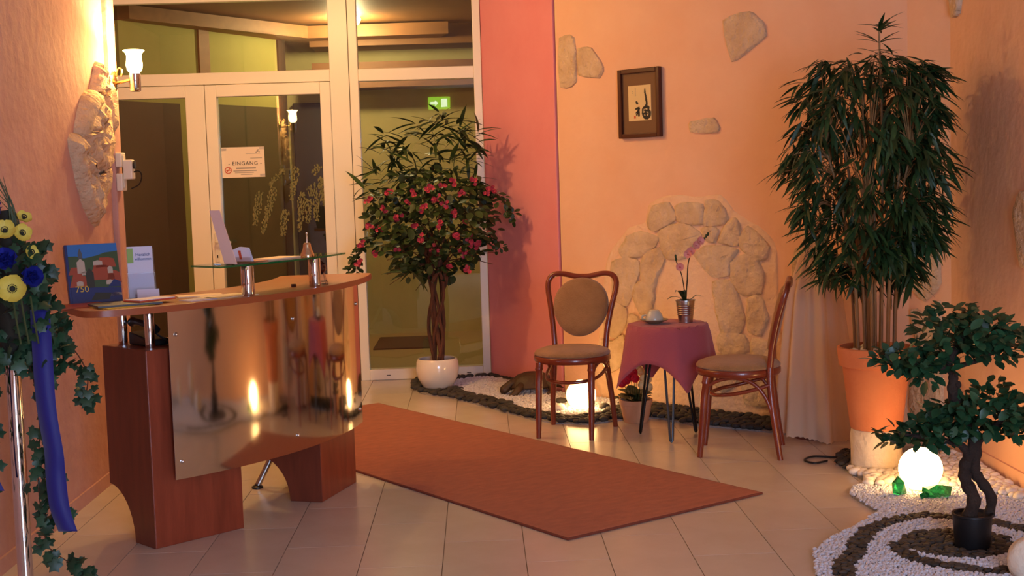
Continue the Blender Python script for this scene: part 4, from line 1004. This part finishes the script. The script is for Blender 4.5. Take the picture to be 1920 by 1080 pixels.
def bigw(x, y):
    if not inpoly(x, y, G1) or math.hypot(x - POT[0], y - POT[1]) < .14 or math.hypot(x - BALL2[0], y - BALL2[1]) < .1: return False
    if x < 1.70 + (y - 5.95) * .5 and y > 5.86: return False
    return y > 5.52 - max(0, x - 1.95) * 1.5 and x > 1.62 and y < 6.1
place_pebbles([p for p in jgrid(1.6, 2.24, 4.9, 6.2, .042, .2) if bigw(*p) and p[0] < 2.22], 'white_pebble', wpm, .019, .027, GB, 'large white pebble beside the terracotta pot and ball lamp', 'pebble', 'large white pebbles by the ball lamp', 300)
chip = ico('chip', 1, 'gravel', 1.2, .9, .7, .2, 40, smooth=False)
def chips(name, P, x0, x1, y0, y1, s, skip, label, a, b):
    Ms = []
    for x, y in jgrid(x0, x1, y0, y1, s, .35):
        if not inpoly(x, y, P) or skip(x, y): continue
        r_ = rp.uniform(a, b)
        Ms.append(Matrix.Translation((x, y, GB + r_ * rp.uniform(.3, .7))) @ Matrix.Rotation(rp.uniform(0, 6.28), 4, 'Z') @ Matrix.Rotation(rp.uniform(-.6, .6), 4, 'X') @ Matrix.Scale(r_, 4))
    o = merged(name, chip, Ms, 'gravel', None, smooth=False); return tag(o, label, 'gravel', None, 'stuff')
chips('white_gravel', G1, 1.05, 2.25, 3.7, 5.7, .0135, lambda x, y: swirl(x, y) or bigw(x, y) or math.hypot(x - BON[0], y - BON[1]) < .07 or math.hypot(x - BALL2[0], y - BALL2[1]) < .05, 'fine white gravel around the dark pebble swirl', .006, .0095)
chips('white_gravel', INNER, -.3, .9, 7.3, 9.1, .019, lambda x, y: math.hypot(x - BALL1[0], y - BALL1[1]) < .05, 'fine white gravel under the carved tortoise and ball lamp', .009, .013)
# stray pebbles among the gravel near the first ball lamp
for k, (x, y) in enumerate(((.46, 7.86), (.70, 7.62), (.44, 7.62), (.52, 7.92))):
    tag(inst('round_stone', wpm[k % 3] if k > 1 else bpm[0], None, Matrix.Translation((x, y, GB + .022)) @ Matrix.Rotation(k, 4, 'Z') @ Matrix.Scale(.034, 4)), ('large dark stone on the gravel behind the ball lamp' if k <= 1 else 'large pale stone on the gravel around the far ball lamp'), 'stone', 'stones around the far ball lamp')

# glowing balls
def ball(loc, r_, label):
    t = thing('ball_lamp', label, 'lamp', (loc[0], loc[1], GB))
    MB().lathe([(.0, 0), (.05, 0), (.05, .014), (.045, .018), (0, .018)], 24).build('socket', 'white_plastic', t, smooth=True)
    MB().ell((0, 0, r_ + .006), (r_, r_, r_), 40, 21).build('globe', 'lamp_glow', t, smooth=True)
ball(BALL1, .087, 'glowing ball lamp on the gravel behind the front facing chair')
ball(BALL2, .090, 'glowing ball lamp among white pebbles beside the terracotta pot')
# green glass chunks
def chunk(x, y, sx, sy, sz, seed, label, rz):
    me = ico('glass_chunk', 1, 'green_glass_rock', sx, sy, sz, .22, seed, smooth=False)
    tag(inst('glass_chunk', me, None, Matrix.Translation((x, y, GB + sz * .75)) @ Matrix.Rotation(rz, 4, 'Z')), label, 'glass rock')
chunk(1.705, 5.35, .036, .03, .05, 1, 'upright pointed green glass rock beside the ball lamp', .4)
chunk(1.85, 5.30, .062, .036, .034, 5, 'broad flat green glass rock in front of the ball lamp', .1)
chunk(1.79, 5.285, .03, .022, .018, 8, 'small low green glass piece between the larger green rocks', 1)
# standing white stones at the edge of the garden
for x, y, r_, h, lb in ((1.775, 4.20, .075, .15, 'large smooth white boulder beside the bonsai swirl'), (2.02, 3.98, .055, .30, 'tall white standing stone near the wall beside the boulder'), (1.93, 3.72, .04, .2, 'short white standing stone beside the tall one')):
    o = inst('boulder', ico('boulder', 3, 'white_stone', r_, r_ * .9, h * .52, .02, 3), None, Matrix.Translation((x, y, GB + h * .42))); tag(o, lb, 'stone')

# ------------------------------------------------------------------ big bamboo in a terracotta pot on a stone plinth
pl0 = MB().lathe([(.0, 0), (.112, 0), (.115, .02), (.113, .09), (.117, .15), (.112, .178), (.105, .182), (0, .182)], 40, (0, 0, 0), wob=lambda a, i: 1 + .012 * math.sin(a * 5 + i * 2)).build('stone_plinth', 'white_stone', None, smooth=True, angle=50)
pl0.location = (POT[0], POT[1], GB); tag(pl0, 'round white stone plinth under the terracotta pot', 'plinth')
PZ = GB + .182
bam = thing('bamboo_plant', 'tall bushy bamboo plant in a large terracotta pot on a white plinth', 'plant', (POT[0], POT[1], PZ))
MB().lathe([(.0, 0), (.112, 0), (.116, .006), (.148, .285), (.163, .29), (.171, .36), (.171, .372), (.158, .374), (.152, .35), (.14, .335), (0, .335)], 48).build('terracotta_pot', 'terracotta', bam, smooth=True, angle=40)
MB().lathe([(.0, .345), (.06, .35), (.15, .343)], 24).build('soil', 'soil', bam, smooth=True)
for k in range(14):
    a = rp.uniform(0, 6.28); r_ = rp.uniform(.05, .13)
    inst('soil_pebble', wpm[k % 3], bam, Matrix.Translation((r_ * math.cos(a), r_ * math.sin(a), .358)) @ Matrix.Scale(rp.uniform(.014, .02), 4))
rb = random.Random(42)
def bamboo_leaf(name):
    v = []; f = []
    seg = ((0, .12), (.12, .6), (.35, 1), (.65, .8), (.88, .35), (1, .03))
    for t, w in seg:
        z = -.22 * t * t; v += [(-w * .082, t, z + .02 * w), (0, t, z), (w * .082, t, z + .02 * w)]
    for i in range(len(seg) - 1):
        for a in (0, 1): f.append((3 * i + a, 3 * i + a + 1, 3 * i + a + 4, 3 * i + a + 3))
    me = MB().add(v, f).mesh(name); me.polygons.foreach_set('use_smooth', [True] * len(me.polygons)); return me
bl = bamboo_leaf('bamboo_leaf')
def sprig(Ms, p, out, n, L0, L1, droop, rnd, fan=.9):
    o = Vector(out)
    for k in range(n):
        d = o * rnd.uniform(.3, 1.0) + Vector((rnd.uniform(-fan, fan), rnd.uniform(-fan, fan), rnd.uniform(-.5, .35) - droop))
        L = rnd.uniform(L0, L1); up = Vector((rnd.uniform(-.5, .5), rnd.uniform(-.5, .5), 1))
        Ms.append(orient(Vector(p) + Vector((rnd.uniform(-.02, .02), rnd.uniform(-.02, .02), rnd.uniform(-.03, .03))), d, up, (L * rnd.uniform(.9, 1.15), L, L)))
canes = []
for k in range(18):
    a = rb.uniform(0, 6.28); r_ = .015 + .085 * math.sqrt(rb.random()); x, y = r_ * math.cos(a), r_ * math.sin(a)
    h = rb.uniform(1.0, 1.45); sp = rb.uniform(.9, 1.9)
    P = smooth_path([(x, y, .33), (x * 1.15, y * 1.15, .33 + (h - .33) * .35), (x * (1 + sp * .45), y * (1 + sp * .45), .33 + (h - .33) * .7), (x * (1 + sp), y * (1 + sp), h)], 4)
    rr = rb.uniform(.0065, .010)
    MB().tube(P, [rr * (1 - .45 * i / (len(P) - 1)) * (1.12 if i % 3 == 0 else 1) for i in range(len(P))], 7).build('cane', 'cane', bam, smooth=True); canes.append(P)
# one tall leader
P = smooth_path([(.02, 0, .33), (.03, -.01, .9), (.03, -.02, 1.4), (.022, -.02, 1.72), (.02, -.02, 1.80)], 4); MB().tube(P, [.008 - .0003 * i for i in range(len(P))], 7).build('cane', 'cane', bam, smooth=True)
Ms = []; tw = MB()
env_z = [.60, .70, .80, .95, 1.10, 1.25, 1.40, 1.52, 1.62, 1.70]
env_l = [.22, .29, .36, .44, .485, .49, .47, .42, .34, .16]
env_r = [.14, .20, .27, .36, .385, .38, .37, .36, .31, .15]
for k in range(470):
    a = rb.uniform(0, 2 * PI); z = rb.uniform(.68, 1.66)
    if k < 12: z = rb.uniform(.60, .74)
    s = (1 + math.cos(a)) / 2
    rm_ = float(np.interp(z, env_z, env_l)) * (1 - s) + float(np.interp(z, env_z, env_r)) * s
    r_ = rm_ * (.16 + .66 * math.sqrt(rb.random())); x, y = r_ * math.cos(a), r_ * math.sin(a)
    if y > .1 and rb.random() < .25: continue
    if abs(x) < .10 and z < .74 and y < 0: continue
    if x < -.1 and z < .62: continue
    out = Vector((math.cos(a), math.sin(a), rb.uniform(-.3, .25)))
    sprig(Ms, (x, y, z), out, rb.choice((6, 7, 8)), .09, .145, .45 if z < 1.5 else .2, rb)
    c = min(canes, key=lambda P: (P[6] - Vector((x, y, P[6].z))).length); q = c[min(len(c) - 1, max(2, int((z - .3) / 1.1 * len(c))))]
    tw.tube([q, (q + Vector((x, y, z))) / 2 + Vector((0, 0, .03)), (x, y, z)], [.003, .0022, .0016], 5)
for z in (1.62, 1.68, 1.73, 1.78, 1.80):
    for k in range(6):
        a = rb.uniform(0, 6.28); d = (math.cos(a), math.sin(a) * .6, rb.uniform(.1, .9) if z > 1.7 else rb.uniform(-.3, .4))
        Ms.append(orient((.02, -.02, z), d, (0, -.3, 1), rb.uniform(.09, .13)))
for M in Ms:
    pass
Ms = [M for M in Ms if (M @ Vector((0, 1, -.2))).x < 2.24 - POT[0] and (M @ Vector((0, 1, -.2))).z < 1.9]
leafset(bam, 'leaf', bl, Ms, 'leaf_bamboo', 300)
t_ = tw.build('twigs', 'cane', bam, smooth=True); t_['kind'] = 'stuff'
bead = MB()
for k in range(14): bead.ell((-.255 + .002 * math.sin(k), -.24, 1.08 - .012 * k), (.004, .004, .005), 8, 6)
bo = bead.build('bead_string', 'bell_metal'); bo.location = (POT[0], POT[1], PZ); tag(bo, 'string of small shiny beads hanging among the bamboo leaves', 'beads', None, 'stuff')
cab = MB().tube(smooth_path([(1.60, 6.07, .006), (1.53, 6.03, .006), (1.50, 6.10, .006), (1.56, 6.17, .006), (1.66, 6.14, .006), (1.70, 6.10, .02)], 6), .005, 7).build('cable_loop', 'black_plastic', None, smooth=True)
tag(cab, 'black cable loop lying on the tiles beside the stone plinth', 'cable')

# ------------------------------------------------------------------ bonsai
bo = thing('bonsai_tree', 'bonsai style tree with two twisted dark stems in a black pot', 'tree', (BON[0], BON[1], GB))
MB().lathe([(.0, 0), (.058, 0), (.06, .004), (.068, .118), (.071, .12), (.071, .128), (.063, .128), (.06, .115), (0, .115)], 32).build('black_pot', 'black_plastic', bo, smooth=True, angle=35)
MB().lathe([(.0, .122), (.061, .118)], 20).build('soil', 'soil', bo)
bx, bz = BON[0], GB
def W(x, z, y=0): return (x - bx, y, z - bz)
def limb(pts_, r0, r1, n=10):
    P = smooth_path(pts_, 5); k = len(P)
    MB().tube(P, [(r0 + (r1 - r0) * i / (k - 1)) * 1.3 * (1 + .12 * math.sin(i * 1.7)) for i in range(k)], n).build('stem', 'bark', bo, smooth=True); return P
limb([W(1.705, .12, -.01), W(1.72, .19, -.02), W(1.70, .25, 0), W(1.70, .30, .01), W(1.72, .36, .0), W(1.735, .42, .0)], .019, .016)
limb([W(1.785, .12, .01), W(1.79, .19, .0), W(1.755, .25, .01), W(1.73, .29, .0), W(1.735, .36, 0), W(1.74, .42, 0)], .014, .016)
limb([W(1.74, .40, 0), W(1.72, .45, .02), W(1.67, .52, .01), W(1.652, .58, 0), W(1.655, .63, 0), W(1.64, .67, 0), W(1.66, .72, .0), W(1.70, .78, 0)], .018, .008)
limb([W(1.71, .33, 0), W(1.68, .38, -.02), W(1.62, .405, -.03), W(1.54, .42, -.02), W(1.46, .43, .0)], .012, .004)
limb([W(1.735, .39, 0), W(1.78, .42, .0), W(1.82, .47, -.02), W(1.88, .5, 0)], .012, .004)
limb([W(1.655, .65, 0), W(1.58, .67, -.03), W(1.5, .68, .0), W(1.42, .68, .02)], .008, .003)
limb([W(1.66, .66, 0), W(1.74, .69, -.03), W(1.82, .72, 0), W(1.9, .73, .02)], .008, .003)
MB().ell(W(1.668, .60, -.012), (.012, .012, .014), 10, 7).build('knot', 'bark', bo, smooth=True)
lb = ovalleaf(1.0, .30, 'leaf', pw=.8, bend=-.12)
rl = random.Random(9); Ms = []
def pad(cx, cz, rx, rz, ry, n, cy=0, dens=1.0):
    for k in range(int(n * 1.6)):
        u = rl.uniform(-1, 1); w = rl.uniform(-1, 1); h = rl.uniform(-1, 1)
        if u * u + w * w + h * h > 1: continue
        x = cx + u * rx; z = cz + h * rz; y = cy + w * ry
        d = Vector((u * .8 + rl.uniform(-.6, .6), w * .6 + rl.uniform(-.7, .5), rl.uniform(-.6, .7)))
        Ms.append(orient((x - bx, y, z - bz), d, (rl.uniform(-.4, .4), rl.uniform(-.9, .2), 1), rl.uniform(.040, .058)))
pad(1.68, .79, .16, .095, .15, 330); pad(1.80, .75, .13, .075, .13, 170); pad(1.50, .70, .13, .05, .10, 130); pad(1.57, .655, .09, .05, .08, 70)
pad(1.78, .50, .16, .075, .14, 260); pad(1.86, .44, .08, .05, .08, 60); pad(1.55, .435, .13, .055, .10, 170); pad(1.65, .48, .10, .07, .10, 110); pad(1.44, .42, .05, .03, .05, 24); pad(1.80, .585, .07, .03, .06, 24)
leafset(bo, 'leaf', lb, Ms, 'leaf_bonsai', 300)

# ------------------------------------------------------------------ flowering tree by the window
tr_ = thing('flowering_tree', 'artificial bougainvillea tree with pink blossoms and twisted vine trunk in white pot', 'tree', (TREE[0], TREE[1], 0))
MB().lathe([(.0, 0), (.085, 0), (.10, .01), (.132, .07), (.142, .125), (.138, .175), (.128, .195), (.12, .193), (.125, .16), (0, .15)], 48, (0, 0, GB + .006)).build('white_pot', 'ceramic', tr_, smooth=True, angle=60)
MB().lathe([(.0, .185), (.12, .178)], 24).build('soil', 'soil', tr_)
rt = random.Random(17)
for k in range(9):
    ph_ = k * 2 * PI / 9; P = []
    for i in range(16):
        t = i / 15; tw_ = ph_ + t * 3.2 * (1 if k % 2 else -1) * rt.uniform(.9, 1.1); r_ = .03 + .028 * math.sin(t * PI * 2.0 + k) * .6 + .03 * t
        P.append((.0 + .03 * t + r_ * math.cos(tw_), r_ * math.sin(tw_), .17 + t * .78))
    MB().tube(smooth_path(P, 2), rt.uniform(.008, .014), 7).build('vine_stem', 'vine_bark', tr_, smooth=True)
brm = MB(); tips = []
for k in range(40):
    a = rt.uniform(0, 2 * PI); e = rt.uniform(-.35, 1.0); L = rt.uniform(.22, .46)
    s = Vector((.03, 0, rt.uniform(.75, .98))); d = Vector((math.cos(a), math.sin(a) * .75, e)).normalized() * L
    brm.tube([s, s + d * .5 + Vector((0, 0, .04)), s + d], [.005, .0035, .002], 5); tips.append(s + d)
brm.build('branches', 'vine_bark', tr_, smooth=True)['kind'] = 'stuff'
# hanging trails at both sides, like the photo
trail = [[(-.35, 0, 1.05), (-.45, -.05, .98), (-.50, -.05, .88), (-.53, -.05, .80)], [(.30, -.05, 1.32), (.42, -.08, 1.28), (.49, -.08, 1.20), (.53, -.08, 1.12)], [(.28, -.05, 1.02), (.38, -.08, 1.0), (.44, -.08, .92)]]
fl_ = ovalleaf(1.0, .36, 'leaf', pw=.75, bend=-.1); Ms = []; flowers = []
for T in trail:
    P = smooth_path(T, 6); MB().tube(P, .003, 5).build('twig', 'vine_bark', tr_)
    for p in P:
        for q in range(4): Ms.append(orient(p + Vector((rt.uniform(-.03, .03), rt.uniform(-.03, .03), rt.uniform(-.03, .02))), (rt.uniform(-1, 1), rt.uniform(-1, .4), rt.uniform(-1, .3)), (0, -.6, 1), rt.uniform(.03, .05)))
for k in range(2300):
    u, w, h = rt.uniform(-1, 1), rt.uniform(-1, 1), rt.uniform(-1, 1)
    rr = u * u + w * w + h * h
    if rr > 1 or rr < .12: continue
    x, y, z = .0 + u * .43, w * .34, 1.10 + h * .38
    if z < .85 and abs(x) > .3: continue
    Ms.append(orient((x, y, z), (u + rt.uniform(-.8, .8), w + rt.uniform(-1, .5), rt.uniform(-1, .5)), (rt.uniform(-.4, .4), -.5, 1), rt.uniform(.045, .075)))
leafset(tr_, 'leaf', fl_, Ms, 'leaf_tree', 300)
bm2 = bpy.data.meshes.new_from_object(bpy.data.objects[[o.name for o in bam.children if o.name.startswith('leaf')][0]]); bm2.materials.clear(); bm2.materials.append(MATS['leaf_tree'])
Ms = []
for (x, y, z, n_) in [(-.18, -.05, 1.62, 8), (-.30, -.05, 1.58, 7), (-.08, .02, 1.72, 8), (.06, .02, 1.74, 9), (.02, 0, 1.60, 9), (.18, 0, 1.64, 9), (.26, .02, 1.54, 8), (.14, -.04, 1.50, 8), (-.22, -.02, 1.48, 8), (-.34, .0, 1.42, 8), (-.42, -.02, 1.34, 7), (.30, -.02, 1.40, 8), (-.10, -.1, 1.46, 7), (.08, .05, 1.80, 6), (-.38, -.05, 1.22, 6), (-.10, -.2, .84, 6), (-.16, -.22, .80, 5), (.2, .05, 1.74, 7), (.3, .05, 1.66, 6), (-.28, .0, 1.66, 6)]:
    sprig(Ms, (x, y, z), (x * 1.2, -.2, .25 if z > 1.2 else -.2), n_, .12, .20, -.05, rt, .8)
    if z > 1.2: sprig(Ms, (x * .9 + .03, y + .05, z - .06), (x * 1.2, -.1, .1), n_, .12, .19, .0, rt, .9)
Ms = [M for M in Ms if (M @ Vector((0, 1, -.2))).y < .48]
leafset(tr_, 'bamboo_leaf', bm2, Ms, 'leaf_tree', 300)
pb_ = petal_mesh(.022, .011, 'petal', .4); pb_.materials.append(MATS['blossom'])
for (x, z) in [(-.40, 1.27), (-.30, 1.20), (-.10, 1.30), (.0, 1.32), (.08, 1.34), (-.20, 1.15), (-.05, 1.20), (.10, 1.22), (.20, 1.28), (.27, 1.36), (-.33, 1.07), (-.45, .98), (-.36, .92), (-.22, .93), (.05, 1.10), (.16, 1.02), (.24, 1.00), (.26, .96), (.30, .95), (-.48, .86), (.12, .82), (.22, .80), (-.06, 1.02), (.36, 1.30), (.40, 1.30), (-.15, 1.25), (.16, 1.16), (-.26, 1.29), (.02, .95), (.14, 1.36), (.22, 1.10), (-.10, 1.10), (-.40, 1.10), (.05, 1.26), (.20, .90)]:
    y = -.36 + .5 * abs(x) + .25 * abs(z - 1.1) + rt.uniform(-.02, .02)
    b_ = thing('blossom', None, None) if False else bpy.data.objects.new('blossom', None); COL.objects.link(b_); b_.parent = tr_; b_.location = (x, y, z)
    for q in range(rt.choice((3, 4, 5))):
        c = Vector((rt.uniform(-.022, .022), rt.uniform(-.02, .0), rt.uniform(-.02, .02)))
        bloom(c, (rt.uniform(-.7, .7), -1, rt.uniform(-.3, .6)), b_, pb_, 3, None, rt.uniform(0, 2), rt.uniform(.8, 1.15), .5)

# ------------------------------------------------------------------ carved tortoise on the gravel
to = thing('tortoise_figure', 'dark carved wooden tortoise figure on the white gravel', 'figurine', (.31, 8.30, GB + .006), R(8))
sh = []
MB().lathe([(1e-6, .135), (.045, .131), (.085, .115), (.115, .088), (.13, .06), (.138, .045), (.13, .036), (.1, .034), (0, .034)], 32).build('shell', 'carved_wood', to, smooth=True)
to.children[0].scale = (1.15, .85, 1.0)
MB().tube(smooth_path([(-.09, -.01, .07), (-.14, -.02, .066), (-.175, -.03, .042), (-.2, -.035, .026), (-.215, -.037, .02)], 4), [.03, .03, .029, .028, .027, .026, .026, .027, .028, .029, .029, .028, .026, .022, .018, .014, .008], 12).build('head', 'carved_wood', to, smooth=True)
for sx, sy in ((-1, -1), (-1, 1), (1, -1), (1, 1)):
    MB().tube(smooth_path([(sx * .075, sy * .06, .06), (sx * .105, sy * .095, .045), (sx * .12 - .02, sy * .115, .012), (sx * .12 - .05, sy * .12, .004)], 3), [.026, .026, .025, .024, .022, .02, .018, .016, .014, .01], 10).build('leg', 'carved_wood', to, smooth=True)
MB().tube([(.14, 0, .045), (.175, .005, .03), (.2, .008, .018)], [.014, .009, .003], 8).build('tail', 'carved_wood', to, smooth=True)

# ------------------------------------------------------------------ chrome stanchion with flower garland
SX, SY = -1.530, 4.30
so = thing('stanchion', 'chrome barrier post carrying the ivy and flower garland', 'post', (SX, SY, 0))
MB().lathe([(.0, 0), (.16, 0), (.16, .006), (.14, .014), (.04, .026), (.03, .03)], 40).build('base', 'chrome', so, smooth=True)
MB().lathe([(.0245, .026), (.0245, .85), (.02, .853), (0, .853)], 32).build('pole', 'chrome', so, smooth=True)
MB().lathe([(.0, .853), (.014, .853), (.014, .868), (.022, .878), (.026, .893), (.022, .908), (.01, .917), (0, .918)], 24).build('finial', 'chrome', so, smooth=True)
ga = thing('flower_garland', 'ivy garland with yellow anemones, blue roses and blue ribbon', 'garland', (SX, SY, 0))
ri = random.Random(33)
iv = MB(); pts_ = [(0, 0), (.22, -.16), (.5, -.05), (.42, .25), (.62, .5), (.26, .62), (0, 1.0), (-.26, .62), (-.62, .5), (-.42, .25), (-.5, -.05), (-.22, -.16)]
iv.add([(a, b, -.12 * (a * a + b * b)) for a, b in pts_] + [(0, .35, .06)], [(i, (i + 1) % 12, 12) for i in range(12)])
ivm = iv.mesh('ivy_leaf'); ivm.polygons.foreach_set('use_smooth', [True] * len(ivm.polygons))
Ms = []
def ivy(pth, n, spread, s0=.024, s1=.040):
    n = int(n * 1.6)
    P = smooth_path(pth, 8); MB().tube(P, .0022, 5).build('ivy_stem', 'vine_bark', ga, smooth=True)
    for k in range(n):
        p = P[int(ri.random() * (len(P) - 1))]
        d = Vector((ri.uniform(-1, 1), ri.uniform(-.8, .4), ri.uniform(-1, .2)))
        Ms.append(orient(p + Vector((ri.uniform(-1, 1), ri.uniform(-1, .6), ri.uniform(-.7, .7))) * spread, d, (ri.uniform(-.5, .5), -1, .5), ri.uniform(s0, s1)))
ivy([(.03, -.02, .98), (.10, -.03, .85), (.12, -.03, .70), (.10, -.03, .52), (.115, -.03, .40), (.10, -.02, .30)], 44, .035)
ivy([(.02, -.02, .95), (.07, -.03, .80), (.085, -.03, .62), (.07, -.03, .45), (.08, -.03, .26), (.10, -.02, .20), (.17, -.02, .15), (.22, -.02, .12)], 46, .026)
ivy([(.10, -.02, .95), (.17, -.01, .90), (.22, 0, .83), (.24, 0, .76), (.22, 0, .68)], 26, .03)
ivy([(-.02, -.03, .95), (-.06, -.04, .75), (-.07, -.04, .55), (-.08, -.03, .40)], 24, .025)
ivy([(.11, -.03, .42), (.13, -.04, .36), (.135, -.04, .32), (.10, -.03, .30)], 12, .03, .034, .048)
for k in range(420):
    z = ri.uniform(.80, 1.22); x = ri.uniform(-.09, .17) * (1 if z < 1.02 else .75); y = ri.uniform(-.10, .08)
    Ms.append(orient((x, y, z), (ri.uniform(-1, 1), ri.uniform(-1, .3), ri.uniform(-1, .4)), (ri.uniform(-.5, .5), -1, .6), ri.uniform(.028, .046)))
leafset(ga, 'leaf', ivm, Ms, 'leaf_ivy', 300)
core = MB().tube([(0, 0, .84), (.03, -.01, .95), (.03, -.01, 1.08), (.02, 0, 1.22), (.01, 0, 1.32)], [.035, .06, .065, .045, .02], 14).build('moss_core', 'seed_dark', ga, smooth=True)
ym = petal_mesh(.048, .027, 'petal', .3); ym.materials.append(MATS['petal_yellow'])
bmesh_ = petal_mesh(.040, .028, 'petal', .55); bmesh_.materials.append(MATS['petal_blue'])
def flower(x, y, z, face, pmesh, n, centre, s, name, spread=.25, layers=1):
    b_ = bpy.data.objects.new(name, None); COL.objects.link(b_); b_.parent = ga; b_.location = (x, y, z)
    for L in range(layers): bloom((0, 0, 0), face, b_, pmesh, n, None, ri.uniform(0, 1) + L * .5, s * (1 - .22 * L), spread + L * .6)
    if centre:
        fd = Vector(face).normalized(); c_ = MB()
        c_.ell(fd * .008, (.009 * s, .009 * s, .009 * s), 10, 7)
        for q in range(16):
            a = q * 2 * PI / 16; u_ = fd.cross(Vector((0, 0, 1))).normalized(); w_ = u_.cross(fd)
            c_.ell(fd * .014 + (u_ * math.cos(a) + w_ * math.sin(a)) * .0125 * s, (.002, .002, .002), 6, 4)
        c_.build('centre', 'seed_dark', b_, smooth=True)
flower(.065, -.14, 1.075, (.25, -1, .15), ym, 5, True, 1.05, 'anemone'); flower(.045, -.12, 1.255, (.3, -1, .5), ym, 5, True, .8, 'anemone'); flower(.085, -.09, 1.245, (.8, -1, .4), ym, 5, True, .7, 'anemone')
flower(.105, -.08, 1.185, (1, -.8, .2), ym, 5, True, .55, 'anemone'); flower(-.01, -.15, 1.14, (-.5, -1, .2), ym, 5, True, .6, 'anemone'); flower(.08, -.05, 1.29, (.6, -.6, .8), ym, 5, True, .6, 'anemone')
for x, y, z, fc, s in ((.115, -.12, 1.11, (.7, -1, .1), 1.05), (.05, -.13, 1.165, (.1, -1, .3), 1.1), (-.01, -.12, 1.22, (-.2, -1, .3), 1.0), (.0, -.08, 1.32, (0, -1, .5), 1.0), (-.01, -.06, 1.40, (.2, -1, .6), .8), (.01, -.14, 1.08, (0, -1, 0), .9)):
    flower(x, y, z, fc, bmesh_, 5, False, s, 'blue_rose', .35, 3)
def ribbon(pth, w, name='ribbon'):
    P = smooth_path(pth, 8); v = []
    for i, p in enumerate(P):
        a = .10 * math.sin(i * .22); v += [p + Vector((-w * math.cos(a), -w * math.sin(a), 0)), p + Vector((w * math.cos(a), w * math.sin(a), 0))]
    o = MB().add(v, [(2 * i, 2 * i + 1, 2 * i + 3, 2 * i + 2) for i in range(len(P) - 1)]).build(name, 'ribbon_blue', ga, smooth=True, angle=80)
    q = o.modifiers.new('s', 'SOLIDIFY'); q.thickness = .001
ribbon([(.115, -.05, 1.0), (.13, -.095, .88), (.14, -.12, .70), (.155, -.12, .55), (.155, -.115, .47), (.165, -.125, .37), (.185, -.12, .29)], .031)
ribbon([(-.06, -.11, .80), (-.07, -.12, .60), (-.06, -.12, .50), (-.035, -.12, .43)], .028)
for k in range(9):
    x = .045 + ri.uniform(-.02, .015); L = ri.uniform(.14, .30); bx_ = ri.uniform(-.09, -.02)
    MB().tube(smooth_path([(x, -.03, 1.22), (x - .005, -.03, 1.22 + L * .5), (x + bx_, -.03 + ri.uniform(-.03, .03), 1.22 + L)], 4), [.0032, .003, .0028, .0026, .0022, .0018, .0014, .001, .0006], 5).build('grass_blade', 'grass', ga, smooth=True)
for x0_ in (.06, .085, .115):
    MB().tube(smooth_path([(x0_, -.13, 1.05), (x0_ + .01, -.14, .98), (x0_ + .02, -.14, .90)], 4), .003, 5).build('flower_stem', 'grass', ga, smooth=True)
